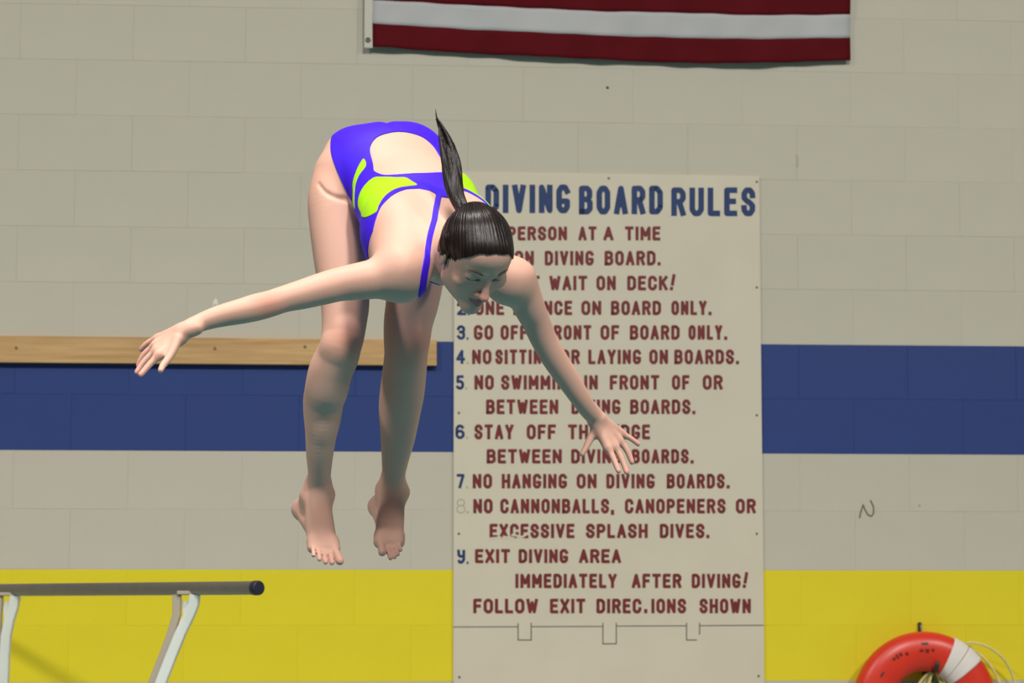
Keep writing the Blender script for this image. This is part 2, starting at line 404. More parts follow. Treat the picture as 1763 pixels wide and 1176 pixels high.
# pencilled tabs under the joint
def px_line(name, pls, wpx, m, parent):
    st = []
    for pl in pls: st.append([(uv(x, y, T_)[0] - SU0, uv(x, y, T_)[1] - SZ0) for (x, y) in pl])
    return link(name, ribbon_mesh(name, st, wpx * PXM), m, parent)
px_line('joint_line', [[(781, 1079.5), (892, 1079.2)], [(914.5, 1079), (1038, 1078.6)], [(1061, 1078), (1182, 1077.5)], [(1204.5, 1077.3), (1314, 1076.6)]], 1.6, M['groove'], sign)
for pl in ([(892, 1073.6), (892, 1102), (914.5, 1102), (914.5, 1073)], [(1038, 1073), (1038, 1108.5), (1061, 1108.5), (1061, 1073)], [(1182, 1073), (1182, 1102), (1199, 1102)], [(1204.5, 1073), (1204.5, 1092)]):
    px_line('tab_outline', [pl], 1.8, M['groove'], sign)
scm = disc_me('screw', .0050, .003)
scm.materials.append(M['screw'])
for (x, y) in ((795, 309), (1048, 307), (1303, 313), (1303, 495), (1303, 715), (790, 711), (790, 919), (1303, 919), (791, 1166), (1306, 1164)):
    q = uv(x, y, T_); o = bpy.data.objects.new('screw', scm); COL.objects.link(o); o.parent = sign
    o.location = (q[0] - SU0, -T_ - .001, q[1] - SZ0)

# ================================================================== MARKS AND SMALL THINGS ON THE WALL
def wall_stroke(name, pls, wpx, m, off=.0012):
    q0 = uv(*pls[0][0], 0); root_u, root_z = q0
    v = []; f = []
    st = [[(uv(x, y, off)[0] - root_u, uv(x, y, off)[1] - root_z) for (x, y) in pl] for pl in pls]
    me = ribbon_mesh(name, st, wpx * PXM)
    for vv in me.vertices: vv.co.y += T_ + .0004 - off
    o = link(name, me, m); p = W0 + WU * root_u; o.location = (p[0], p[1], root_z); o.rotation_euler = (0, 0, TH)
    return o
cs = [(1486, 869), (1489, 877), (1494, 886), (1500, 889), (1504, 884), (1504, 873), (1499, 862)]
o = wall_stroke('pen_scrawl', [cs, [(1480, 891), (1482, 882), (1485, 872)]], 2.4, M['marker'])
tag(o, 'small brown N shaped scrawl on the cream wall between the blue and yellow bands', 'scrawl')
for (x, y, r, lab) in ((1046, 151, .0055, 'small dark peg hole in the cream wall just under the flag'),):
    q = uv(x, y); me = disc_me('wall_plug', r, .004); o = link('wall_plug', me, M['dark'])
    p = W0 + WU * q[0] + WN * .002; o.location = (p[0], p[1], q[1]); o.rotation_euler = (0, 0, TH); tag(o, lab, 'plug')
q = uv(1583, 870); me = disc_me('wall_plug', .0045, .003); o = link('wall_plug', me, M['sign_faint'])
p = W0 + WU * q[0] + WN * .0015; o.location = (p[0], p[1], q[1]); o.rotation_euler = (0, 0, TH)
tag(o, 'faint painted over wall plug right of the brown scrawl', 'plug')
o = wall_stroke('scuff_mark', [[(1372, 268), (1373, 276), (1372, 286)]], 3.2, M['sign_faint']); tag(o, 'short faint upright scuff on the cream wall right of the sign top', 'scuff')
q = uv(371, 525); rt = wall_root('wall_hook', q[0], q[1]); tag(rt, 'tiny pale translucent hook on the wall above the diver\'s forearm', 'hook')
me = sweep('hook_plate', [(0, -.002, -.014), (0, -.003, .0), (0, -.003, .014), (0.001, -.003, .022)], rect(.011, .002, .001), up=(0, 1, 0), scale=[1.1, 1.0, .7, .3]); link('hook_plate', me, M['ring_white'], rt)
me = sweep('hook_arm', [(0, -.004, -.004), (0, -.014, -.008), (0, -.018, 0), (0, -.016, .008)], circ(.003, 8)); link('hook_arm', me, M['ring_white'], rt)

# ================================================================== FLAG
def flag():
    q = uv(641, 80, .03); U0, Z0 = q
    root = wall_root('flag', U0, Z0)
    tag(root, 'large red and white striped flag hung flat on the wall above the sign', 'flag')
    xs = np.linspace(641, 1465, 60)
    bot = np.interp(xs, [641, 700, 800, 1008, 1150, 1238, 1300, 1380, 1465], [80, 84.5, 91, 101.5, 107.5, 109.3, 109, 106.5, 103])
    top = np.interp(xs, [641, 850, 1008, 1238, 1300, 1465], [37.5, 52, 60.5, 68.5, 68.8, 63])
    bot = np.convolve(np.pad(bot, 3, 'edge'), np.ones(7) / 7, 'valid'); top = np.convolve(np.pad(top, 3, 'edge'), np.ones(7) / 7, 'valid')
    bu = np.array([uv(x, y, .03) for x, y in zip(xs, bot)]); tu = np.array([uv(x, y, .03) for x, y in zip(xs, top)])
    hgt = (tu[:, 1] - bu[:, 1])
    rng = np.random.RandomState(3)
    def fold(u, k):           # cloth relief, in metres off the wall
        return .030 + .006 * np.sin(u * 9 + k * .5) + .0035 * np.sin(u * 23 + k * 1.7) + .0035 * np.sin(u * 41 - k * 2.3 + 1)
    NS = 6
    def strip(name, k0, k1, i0, m, nm_parts=None):
        v = []; f = []; n = len(xs) - i0
        for j in range(NS + 1):
            k = k0 + (k1 - k0) * j / NS
            for i in range(i0, len(xs)):
                flat = math.exp(-k * .25)
                base_z = bu[i, 1] * flat + (bu[:, 1].mean() + (bu[i, 1] - bu[:, 1].mean()) * 0) * (1 - flat)
                z = base_z + hgt[i] * k
                v.append((bu[i, 0] - U0, -fold(bu[i, 0], k), z - Z0))
        N = len(v); v += [(a, b + .0012, c) for a, b, c in v]
        for j in range(NS):
            for i in range(n - 1):
                a = j * n + i; f.append((a, a + 1, a + n + 1, a + n)); f.append((N + a, N + a + n, N + a + n + 1, N + a + 1))
        for i in range(n - 1):
            f.append((i, N + i, N + i + 1, i + 1)); a = NS * n + i; f.append((a, a + 1, N + a + 1, N + a))
        for j in range(NS):
            a = j * n; f.append((a, a + n, N + a + n, N + a)); a = j * n + n - 1; f.append((a, N + a, N + a + n, a + n))
        me = mesh(name, v, f); smooth(me); return link(name, me, m, root)
    for k in range(13):
        red = k % 2 == 0
        i0 = 24 if k >= 6 else 0
        strip('red_stripe' if red else 'white_stripe', k, k + 1, i0, M['red_cloth'] if red else M['white_cloth'])
    # union in the upper corner by the header (above the frame of the photograph)
    NSb = NS
    v = []; f = []
    js = 24
    for j in range(js + 1):
        k = 6 + 7 * j / js
        for i in range(0, 25):
            flat = math.exp(-k * .25)
            z = bu[i, 1] * flat + bu[:, 1].mean() * (1 - flat) + hgt[i] * k
            v.append((bu[i, 0] - U0, -fold(bu[i, 0], k), z - Z0))
    for j in range(js):
        for i in range(24): a = j * 25 + i; f.append((a, a + 1, a + 26, a + 25))
    me = mesh('canton', v, f); smooth(me); link('canton', me, M['blue_cloth'], root)
    hu = uv(627, 40, .03)[0] - U0
    zb = uv(634, 83, .03)[1] - Z0
    me = box_me('header_band', hu, .001, -.036, -.030, zb, 13 * hgt[0] + .03, .001); link('header_band', me, M['canvas'], root)
    bm = bmesh.new()
    me = sweep('grommet', [(.0075 * math.cos(t), -.037, .0075 * math.sin(t)) for t in np.linspace(0, 2 * math.pi, 16, endpoint=False)], circ(.0022, 8), closed=True, up=(0, 1, 0))
    q = uv(633.5, 69, .036)
    o = link('grommet', me, M['dark'], root); o.location = (q[0] - U0, 0, q[1] - Z0)
    o = bpy.data.objects.new('grommet', me); COL.objects.link(o); o.parent = root; o.location = (q[0] - U0, 0, 13 * hgt[0])
    me = disc_me('nail', .004, .03); o = link('nail', me, M['dark'], root); o.location = (q[0] - U0, -.025, q[1] - Z0)
flag()

# ================================================================== LIFE RING
def life_ring():
    cx, cy = 1592, 1214
    u0, z0 = uv(cx, cy, .07)
    R, rx, ry = .193, .072, .052
    root = wall_root('life_ring', u0, z0, .07)
    tag(root, 'orange red life ring with white straps hanging on the yellow band', 'life ring')
    prof = [(rx * math.copysign(abs(math.cos(t)) ** .85, math.cos(t)), ry * math.copysign(abs(math.sin(t)) ** .85, math.sin(t))) for t in np.linspace(0, 2 * math.pi, 28, endpoint=False)]
    def arc(a0, a1, n, k=1.0, name='x'):
        v = []; f = []; full = abs(a1 - a0 - 2 * math.pi) < 1e-6; kk = len(prof)
        for i in range(n if full else n + 1):
            a = a0 + (a1 - a0) * i / n
            for (x, y) in prof:
                r = R + x * k; v.append((r * math.sin(a), -y * k, r * math.cos(a)))
        nn = n if full else n
        for i in range(nn):
            j = (i + 1) % n if full else i + 1
            for c in range(kk):
                d = (c + 1) % kk; f.append((i * kk + c, i * kk + d, j * kk + d, j * kk + c))
        if not full: f.append(tuple(range(kk))[::-1]); f.append(tuple(range(n * kk, (n + 1) * kk)))
        me = mesh(name, v, f)
        bm = bmesh.new(); bm.from_mesh(me); bmesh.ops.recalc_face_normals(bm, faces=bm.faces); bm.to_mesh(me); bm.free(); smooth(me); return me
    link('ring_body', arc(0, 2 * math.pi, 96, 1.0, 'ring_body'), M['ring_red'], root)
    for a in (38, 128, 218):
        for s in (-1, 1):
            c = math.radians(a + s * 6.8)
            link('strap', arc(c - math.radians(6.6), c + math.radians(6.6), 8, 1.05, 'strap'), M['ring_white'], root)
    # grab line looping off the rim
    from_a, to_a = math.radians(34), math.radians(118)
    pts = []
    for i in range(33):
        t = i / 32; a = from_a + (to_a - from_a) * t
        r = R + rx * 1.0 + .075 * math.sin(math.pi * t) ** .8 + .004
        pts.append((r * math.sin(a), -.01 - .015 * math.sin(t * 9), r * math.cos(a)))
    me = sweep('grab_line', pts, circ(.0045, 8)); smooth(me); link('grab_line', me, M['rope'], root)
    pts = []
    from_a, to_a = math.radians(38), math.radians(124)
    for i in range(25):
        t = i / 24; a = from_a + (to_a - from_a) * t
        r = R + rx * 1.04 + .022 * math.sin(math.pi * t)
        pts.append((r * math.sin(a), .005, r * math.cos(a)))
    me = sweep('grab_line', pts, circ(.0045, 8)); smooth(me); link('grab_line', me, M['rope'], root)
    # worn dark printing on the face of the ring, lying on its surface
    def mark(a, rr, wa, wr, m):
        v = []; f = []; n = 10
        for i in range(n + 1):
            t = math.radians(a - wa / 2 + wa * i / n)
            for j in (0, 1, 2):
                x = (rr - R) + wr * (j / 2 - .5)
                c = max(-1, min(1, abs(x) / rx)); 
                tt = math.acos(min(1, (abs(x) / rx) ** (1 / .85)))
                y = ry * math.sin(tt) ** .85 + .0012
                v.append(((R + x) * math.sin(t), -y, (R + x) * math.cos(t)))
        for i in range(n):
            for j in (0, 1): a_ = i * 3 + j; f.append((a_, a_ + 3, a_ + 4, a_ + 1))
        me = mesh('faded_print', v, f); smooth(me); o = link('faded_print', me, m, root); o['label'] = 'dark illegible worn printing'
    for a, rr, wa, wr, m in ((-2, .222, 6.5, .008, 'dark'), (-36, .207, 3.2, .010, 'smudge'), (-32, .207, 2.2, .016, 'smudge'), (-28, .207, 3.0, .012, 'smudge'),
                             (-6, .198, 4, .010, 'smudge'), (0, .196, 4, .014, 'smudge'), (6, .199, 3, .010, 'smudge'), (-56, .200, 6, .007, 'dark'), (-22, .200, 3, .012, 'smudge')):
        mark(a, rr, wa, wr, M[m])
    return u0, z0
ru, rz = life_ring()
q = uv(1607, 1150, .09); root = wall_root('ring_hanger', q[0], q[1]); tag(root, 'dark iron peg on the wall carrying the life ring and rope', 'hanger')
me = sweep('peg', [(0, 0, -.01), (0, -.10, -.012), (.002, -.13, -.006), (.003, -.138, .012), (.004, -.14, .022)], circ(.0085, 10)); smooth(me); link('peg', me, M['dark'], root)
me = box_me('plate', -.02, .02, -.006, 0, -.05, .05, .002); link('plate', me, M['dark'], root)
q = uv(1585, 1080, .02); root = wall_root('ring_clip', q[0], q[1]); tag(root, 'small dark clip on the yellow wall just above the life ring', 'clip')
me = box_me('clip_plate', -.0065, .0065, -.012, 0, -.020, .018, .0022); link('clip_plate', me, M['dark'], root)
me = sweep('clip_tongue', [(0, -.008, .006), (0, -.022, .004), (0, -.030, -.010), (0, -.030, -.024)], rect(.005, .002, .0008), up=(1, 0, 0)); link('clip_tongue', me, M['steel'], root)
# coil of rope on the peg, behind and inside the ring
q = uv(1607, 1150, .05); root = wall_root('rope_coil', q[0], q[1], .05); tag(root, 'yellowish rope coiled on the peg inside the life ring', 'rope')
random.seed(5)
for k in range(7):
    wq = .026 + .012 * k * .6; hq = .10 + .012 * random.random() + .008 * k; tilt = random.uniform(-.12, .12); yo = -.012 + .008 * (k % 3)
    pts = []
    for i in range(40):
        t = 2 * math.pi * i / 40
        x = wq * math.sin(t) * (1 + .3 * (1 - math.cos(t)) / 2); z = -hq + hq * math.cos(t)
        pts.append((x * math.cos(tilt) - z * math.sin(tilt), yo + .006 * math.sin(3 * t + k), z * math.cos(tilt) + x * math.sin(tilt) - .012))
    me = sweep('rope_loop', pts, circ(.0055, 8), closed=True, up=(0, 1, 0)); smooth(me)
    link('rope_loop', me, M['yellow_rope'] if k % 3 else M['rope'], root)

# ================================================================== RAIL OF THE SPRINGBOARD STAND
def rail():
    A = P(443, 1012.7, 8.66); B = P(0, 1015.6, 9.72)
    A[2] = B[2] = (A[2] + B[2]) / 2
    d = (B - A) / np.linalg.norm(B - A); far = A + d * 2.6
    base = P(300, 1176, 9.0)
    root = bpy.data.objects.new('guard_rail', None); COL.objects.link(root); root.location = (float(A[0]), float(A[1]), 0)
    tag(root, 'grey metal handrail on bent white posts beside the diving board', 'rail')
    O = np.array([A[0], A[1], 0])
    r = .0208
    prof = [(r * (1 - (.035 if i % 2 else 0)) * math.cos(2 * math.pi * i / 48), r * (1 - (.035 if i % 2 else 0)) * math.sin(2 * math.pi * i / 48)) for i in range(48)]
    me = sweep('rail_tube', [A - O, far - O], prof); link('rail_tube', me, M['steel'], root)
    e = -d
    pts = [A + e * x - O for x in (-.012, .004, .008, .0105, .011)]
    me = sweep('end_cap', pts, circ(1, 28), scale=[.0226, .0226, .0218, .0190, .002])
    o = link('end_cap', me, M['cap'], root); o['label'] = 'black rubber end cap'
    side = np.cross(d, [0, 0, 1]); side /= np.linalg.norm(side)      # horizontal, across the rail
    if side[1] > 0: side = -side                                     # towards the camera
    def on_rail(px):
        best = None
        for i in range(2000):
            p = A + d * 2.6 * i / 2000; v = p - CAM
            x = 881.5 + F_PX * np.dot(v, RT) / np.dot(v, FW)
            if best is None or abs(x - px) < best[0]: best = (abs(x - px), p, float(np.dot(v, FW)))
        return best[1], best[2]
    for xs_ in ([(336, 1024), (334, 1040), (327, 1058), (312, 1090), (296, 1130), (283, 1164), (270, 1200), (258, 1240), (250, 1300), (247, 1370)],
                [(27, 1026), (24, 1044), (17, 1068), (12, 1095), (10, 1130), (9, 1176), (8, 1240), (8, 1300), (8, 1370)]):
        p0, D = on_rail(xs_[0][0])
        sub = [P(x, y, D) - O for (x, y) in xs_]
        last = sub[-1].copy()
        last2 = last.copy(); last2[2] = 0.0
        # slanting in the plane that runs along the rail
        pts = []
        for s in sub + [last2]:
            lat = s[0] - sub[0][0]
            q = sub[0] + np.array([lat, 0, 0]); q[2] = s[2]; pts.append(q)
        me = sweep('post', pts, rect(.0165, .019, .003), up=(0, 1, 0)); link('post', me, M['post'], root)
        # flat brace lying against its left flank
        pb = [pts[0] + np.array([-.058, .014, 0])]
        for i in range(2, len(pts)):
            k = {2: -.042, 3: -.031}.get(i, -.0275)
            pb.append(pts[i] + np.array([k, .014, 0.0]))
        me = sweep('brace', pb, rect(.0125, .016, .002), up=(0, 1, 0)); link('brace', me, M['post_shaded'], root)
        a = pts[0] + np.array([-.044, .012, -.020]); b = pts[0] + np.array([-.006, .012, -.020]); c = pts[2] + np.array([-.020, .012, -.012])
        v = [a, b, c, a + [0, .004, 0], b + [0, .004, 0], c + [0, .004, 0]]
        me = mesh('gusset', v, [(0, 1, 2), (5, 4, 3), (0, 3, 4, 1), (1, 4, 5, 2), (2, 5, 3, 0)]); link('gusset', me, M['post'], root)
        me = box_me('saddle', pts[0][0] - .056, pts[0][0] + .014, pts[0][1] - .012, pts[0][1] + .018, pts[0][2] + .000, pts[0][2] + .012, .002); link('saddle', me, M['post_shaded'], root)
        me = box_me('foot_plate', last2[0] - .06, last2[0] + .06, pts[-1][1] - .06, pts[-1][1] + .06, 0, .010, .002); link('foot_plate', me, M['steel'], root)
rail()
# ================================================================== THE DIVER
# ---- a small signed-distance modeller: tapered limbs and ellipsoids blended into ONE surface
def nrm(a): a = np.asarray(a, float); return a / np.linalg.norm(a)
class Cap:
    def __init__(s, a, b, ra, rb, k=.02):
        s.a = np.asarray(a, float); s.b = np.asarray(b, float); s.ra = ra; s.rb = rb; s.k = k
        m = max(ra, rb) + .004
        s.lo = np.minimum(s.a, s.b) - m; s.hi = np.maximum(s.a, s.b) + m
    def d(s, p):
        ab = s.b - s.a; t = np.clip(((p - s.a) @ ab) / max(ab @ ab, 1e-9), 0, 1)
        q = p - s.a - t[:, None] * ab
        return np.sqrt((q * q).sum(1)) - (s.ra + (s.rb - s.ra) * t)
class Ecap:
    """tapered limb with an oval section: radii along `side` and across it"""
    def __init__(s, a, b, side, r0, r1, k=.02):
        s.a = np.asarray(a, float); s.b = np.asarray(b, float); s.r0 = r0; s.r1 = r1; s.k = k
        s.L = np.linalg.norm(s.b - s.a); s.ax = (s.b - s.a) / s.L
        sd = np.asarray(side, float); sd = sd - s.ax * (sd @ s.ax); s.sd = nrm(sd); s.n = np.cross(s.ax, s.sd)
        m = max(*r0, *r1) + .004
        s.lo = np.minimum(s.a, s.b) - m; s.hi = np.maximum(s.a, s.b) + m
    def d(s, p):
        q = p - s.a; z = q @ s.ax; t = np.clip(z / s.L, 0, 1)
        rs = s.r0[0] + (s.r1[0] - s.r0[0]) * t; rn = s.r0[1] + (s.r1[1] - s.r0[1]) * t
        rz = np.minimum(rs, rn); e = z - t * s.L
        x = q @ s.sd; y = q @ s.n
        k0 = np.sqrt((x / rs) ** 2 + (y / rn) ** 2 + (e / rz) ** 2) + 1e-9
        k1 = np.sqrt((x / rs ** 2) ** 2 + (y / rn ** 2) ** 2 + (e / rz ** 2) ** 2) + 1e-9
        return k0 * (k0 - 1) / k1
class Ell:
    def __init__(s, c, axes, r, k=.02):
        s.c = np.asarray(c, float); s.A = np.array([nrm(x) for x in axes]); s.r = np.asarray(r, float); s.k = k
        ext = np.sqrt(((s.A * s.r[:, None]) ** 2).sum(0)) + .004
        s.lo = s.c - ext; s.hi = s.c + ext
    def d(s, p):
        q = (p - s.c) @ s.A.T
        k0 = np.sqrt(((q / s.r) ** 2).sum(1)) + 1e-9; k1 = np.sqrt(((q / s.r ** 2) ** 2).sum(1)) + 1e-9
        return k0 * (k0 - 1) / k1
class Chain:
    """limb along a smooth curve with its own radius profile; flat = depth / width of the section along vector dv"""
    def __init__(s, pts, rad, k=.02, sub=6, flat=1.0, dv=None):
        P0 = np.asarray(pts, float); R0 = np.asarray(rad, float); n = len(P0); out = []; ro = []
        for i in range(n - 1):
            a, b_, c, d_ = P0[max(i - 1, 0)], P0[i], P0[i + 1], P0[min(i + 2, n - 1)]
            ra, rb, rc, rd = R0[max(i - 1, 0)], R0[i], R0[i + 1], R0[min(i + 2, n - 1)]
            for j in range(sub):
                t = j / sub; cr_ = lambda w, x, y, z: .5 * (2 * x + (y - w) * t + (2 * w - 5 * x + 4 * y - z) * t * t + (3 * x - w - 3 * y + z) * t ** 3)
                out.append(cr_(a, b_, c, d_)); ro.append(cr_(ra, rb, rc, rd))
        out.append(P0[-1]); ro.append(R0[-1])
        s.P = np.array(out); s.R = np.array(ro); s.k = k
        s.T = None
        if flat != 1.0:      # squeeze space along dv about the curve
            dv = nrm(dv); s.T = np.eye(3) + (1 / flat - 1) * np.outer(dv, dv); s.flat = flat
            s.Pt = s.P @ s.T
        m = (s.R * max(1, flat))[:, None] + .004
        s.lo = (s.P - m).min(0); s.hi = (s.P + m).max(0)
    def d(s, p):
        Pp_ = s.P
        if s.T is not None: p = p @ s.T; Pp_ = s.Pt
        c = (p.min(0) + p.max(0)) / 2; rad = np.linalg.norm(p.max(0) - p.min(0)) / 2
        m = (Pp_[:-1] + Pp_[1:]) / 2; hl = np.linalg.norm(Pp_[1:] - Pp_[:-1], axis=1) / 2
        dc = np.linalg.norm(m - c, axis=1); lo_ = dc - hl - np.maximum(s.R[:-1], s.R[1:]); up_ = (dc + hl - np.minimum(s.R[:-1], s.R[1:])).min()
        best = np.full(len(p), 1e9)
        for i in np.nonzero(lo_ - rad <= up_ + rad)[0]:
            a = Pp_[i]; ab = Pp_[i + 1] - a; q = p - a; t = np.clip((q @ ab) / max(ab @ ab, 1e-9), 0, 1); q = q - t[:, None] * ab
            best = np.minimum(best, np.sqrt((q * q).sum(1)) - (s.R[i] + (s.R[i + 1] - s.R[i]) * t))
        return best * (min(1, s.flat) if s.T is not None else 1)
class Sub:
    def __init__(s, prim, k=.006): s.p = prim; s.k = k; s.lo = prim.lo; s.hi = prim.hi
def smin(a, b, k):
    h = np.clip(.5 + .5 * (b - a) / k, 0, 1); return b * (1 - h) + a * h - k * h * (1 - h)
def field(prims, p):
    d = np.full(len(p), .30)
    for q in prims:
        if isinstance(q, Sub): d = -smin(-d, q.p.d(p), q.k)
        else: d = smin(d, q.d(p), q.k)
    return d
def surface(prims, h, region=None, lo=None, hi=None, grow=0.0, B=14):
    """surface nets over the blocks the body passes through; region(p) clips"""
    solids = [q for q in prims if not isinstance(q, Sub)]
    L = np.min([q.lo for q in solids], 0) - .02; H = np.max([q.hi for q in solids], 0) + .02
    if lo is not None: L = np.maximum(L, lo); H = np.minimum(H, hi)
    PLO = np.array([q.lo - 1.8 * q.k - grow - h for q in prims]); PHI = np.array([q.hi + 1.8 * q.k + grow + h for q in prims])
    nb = np.ceil((H - L) / (h * B)).astype(int); N = nb * B + 2
    key = lambda c: (c[:, 0].astype(np.int64) * N[1] + c[:, 1]) * N[2] + c[:, 2]
    off = np.array(list(np.ndindex(B + 1, B + 1, B + 1)))
    cells_k = []; cells_p = []; quads = []
    corners = np.array(list(np.ndindex(2, 2, 2)))
    bi = np.array(list(np.ndindex(*nb)))
    blo = L + bi * B * h; bhi = blo + B * h
    hit = np.zeros(len(bi), bool); 
    for i in range(len(solids)):
        j = prims.index(solids[i]); hit |= ((blo <= PHI[j]).all(1) & (bhi >= PLO[j]).all(1))
    bi = bi[hit]
    diag = B * h * math.sqrt(3) / 2
    for b in bi:
        o = L + b * B * h
        sel = [prims[i] for i in np.nonzero(((PLO <= o + B * h) & (PHI >= o)).all(1))[0]]
        if not any(not isinstance(q, Sub) for q in sel): continue
        cd = field(sel, (o + B * h / 2)[None])[0] - grow
        if cd < -diag * 1.5 - .01 or cd > diag * 2.5 + .03: continue
        p = o + off * h
        v = field(sel, p) - grow
        if region is not None:
            if v.min() > 0 or v.max() < -.006: continue
            m_ = np.abs(v) < .012; rv = np.full(len(v), .01)
            rv[m_] = region(p[m_], v[m_]); v = np.maximum(v, rv)
        if (v > 0).all() or (v <= 0).all(): continue
        V = v.reshape(B + 1, B + 1, B + 1)
        S = V <= 0
        cnt = sum(S[c[0]:B + c[0], c[1]:B + c[1], c[2]:B + c[2]].astype(int) for c in corners)
        act = np.argwhere((cnt > 0) & (cnt < 8))
        acc = np.zeros((len(act), 3)); n = np.zeros(len(act))
        for c in corners:
            for ax in range(3):
                if c[ax]: continue
                c2 = c.copy(); c2[ax] = 1
                v0 = V[act[:, 0] + c[0], act[:, 1] + c[1], act[:, 2] + c[2]]; v1 = V[act[:, 0] + c2[0], act[:, 1] + c2[1], act[:, 2] + c2[2]]
                m = (v0 <= 0) != (v1 <= 0)
                t = np.where(m, v0 / np.where(m, v0 - v1, 1), 0)
                q = np.tile(c.astype(float), (len(act), 1)); q[:, ax] += t
                acc += q * m[:, None]; n += m
        pos = o + (act + acc / n[:, None]) * h
        cells_k.append(key(act + b * B)); cells_p.append(pos)
        for ax in range(3):
            s0 = S[:B, :B, :B]; sl = [slice(0, B)] * 3; sl[ax] = slice(1, B + 1); s1 = S[tuple(sl)]
            e = np.argwhere(s0 != s1)
            if len(e) == 0: continue
            inside0 = s0[e[:, 0], e[:, 1], e[:, 2]]
            g = e + b * B; u = (ax + 1) % 3; w_ = (ax + 2) % 3
            cs = []
            for (du, dw) in ((0, 0), (-1, 0), (-1, -1), (0, -1)):
                q = g.copy(); q[:, u] += du; q[:, w_] += dw; cs.append(key(q))
            cs = np.stack(cs, 1); cs[~inside0] = cs[~inside0][:, ::-1]
            ok = (g[:, u] > 0) & (g[:, w_] > 0); quads.append(cs[ok])
    K = np.concatenate(cells_k); Pp = np.concatenate(cells_p); Q = np.concatenate(quads)
    srt = np.argsort(K); K = K[srt]; Pp = Pp[srt]
    idx = np.searchsorted(K, Q); idx = np.clip(idx, 0, len(K) - 1)
    good = (K[idx] == Q).all(1); idx = idx[good]
    return Pp, idx
def np_mesh(name, V, Fq):
    me = bpy.data.meshes.new(name)
    me.vertices.add(len(V)); me.vertices.foreach_set('co', V.astype(np.float32).ravel())
    me.loops.add(Fq.size); me.loops.foreach_set('vertex_index', Fq.astype(np.int32).ravel())
    me.polygons.add(len(Fq)); me.polygons.foreach_set('loop_start', np.arange(0, Fq.size, 4, dtype=np.int32))
    me.update(calc_edges=True); me.validate(); smooth(me); return me
def relax(V, Q, it=2, lam=.5):
    for _ in range(it):
        acc = np.zeros_like(V); n = np.zeros(len(V))
        for i in range(4):
            a = Q[:, i]; b = Q[:, (i + 1) % 4]
            for c in range(3): acc[:, c] += np.bincount(a, V[b, c], len(V)) + np.bincount(b, V[a, c], len(V))
            n += np.bincount(a, minlength=len(V)) + np.bincount(b, minlength=len(V))
        V = V + lam * (acc / np.maximum(n, 1)[:, None] - V)
    return V

def vnormals(V, Q):
    n = np.cross(V[Q[:, 2]] - V[Q[:, 0]], V[Q[:, 3]] - V[Q[:, 1]]); out = np.zeros_like(V)
    for i in range(4):
        for c in range(3): out[:, c] += np.bincount(Q[:, i], n[:, c], len(V))
    return out / np.maximum(np.linalg.norm(out, axis=1), 1e-12)[:, None]
def patch(name, V, N, Q, val, rise, sink=.0015, disp=None):
    """the part of a surface where val < 0, cut along the exact line, lifted off by `rise`, with a skirt down to the skin"""
    Tr = np.concatenate([Q[:, [0, 1, 2]], Q[:, [0, 2, 3]]]); s_ = val < 0
    Tr = Tr[s_[Tr].any(1)]
    keep = {}; verts = []; nor = []; src = []
    def vid(i):
        k_ = (i, i)
        if k_ not in keep: keep[k_] = len(verts); verts.append(V[i]); nor.append(N[i]); src.append((i, i, 0.))
        return keep[k_]
    def eid(i, j):
        k_ = (min(i, j), max(i, j)); i, j = k_
        if k_ not in keep:
            t = val[i] / (val[i] - val[j]); keep[k_] = len(verts); verts.append(V[i] * (1 - t) + V[j] * t)
            nn = N[i] * (1 - t) + N[j] * t; nor.append(nn / np.linalg.norm(nn)); src.append((i, j, t))
        return keep[k_]
    faces = []; rim = []
    for tr in Tr.tolist():
        ins = [s_[i] for i in tr]
        if all(ins): faces.append([vid(i) for i in tr]); continue
        pl = []; cut = []
        for a in range(3):
            i, j = tr[a], tr[(a + 1) % 3]
            if s_[i]: pl.append(vid(i))
            if s_[i] != s_[j]: e = eid(i, j); pl.append(e); cut.append((e, s_[i]))
        faces.append(pl)
        if len(cut) == 2:
            out_e = [e for e, leaving in cut if leaving][0]; in_e = [e for e, leaving in cut if not leaving][0]
            rim.append((out_e, in_e))
    verts = np.array(verts); nor = np.array(nor)
    top = verts + nor * rise; n0 = len(verts)
    rv = sorted({i for e in rim for i in e}); mp = {r: n0 + k for k, r in enumerate(rv)}
    allv = np.vstack([top, verts[rv] - nor[rv] * sink]) if rv else top
    for a, c in rim: faces.append([c, a, mp[a], mp[c]])
    me = bpy.data.meshes.new(name); me.from_pydata((allv - O_).tolist(), [], faces); me.update(); smooth(me)
    return me, allv

# ---- frames of the torso and head
YAW = math.radians(25); PT = math.radians(33)
Fd = np.array([math.sin(YAW), -math.cos(YAW), 0]); Zd = np.array([0, 0, 1.0]); Ld = np.array([math.cos(YAW), math.sin(YAW), 0]); L0 = Ld.copy()
Td = Fd * math.cos(PT) - Zd * math.sin(PT); Nd = Fd * math.sin(PT) + Zd * math.cos(PT)
ROLL = math.radians(6); Ld, Nd = Ld * math.cos(ROLL) + Nd * math.sin(ROLL), Nd * math.cos(ROLL) - Ld * math.sin(ROLL)
O_ = P(664, 292, 6.80)
def b(s, t, n): return O_ + Ld * s + Td * t + Nd * n
HY = math.radians(27); HP = math.radians(52); HR = math.radians(4)
hf0 = np.array([math.sin(HY), -math.cos(HY), 0]); hl0 = np.array([math.cos(HY), math.sin(HY), 0])
Hf = hf0 * math.cos(HP) - Zd * math.sin(HP); Hu0 = hf0 * math.sin(HP) + Zd * math.cos(HP)
Hl = hl0 * math.cos(HR) + Hu0 * math.sin(HR); Hu = Hu0 * math.cos(HR) - hl0 * math.sin(HR)
HC_ = P(819, 441, 6.26)
def h_(l, u, f): return HC_ + Hl * l + Hu * u + Hf * f
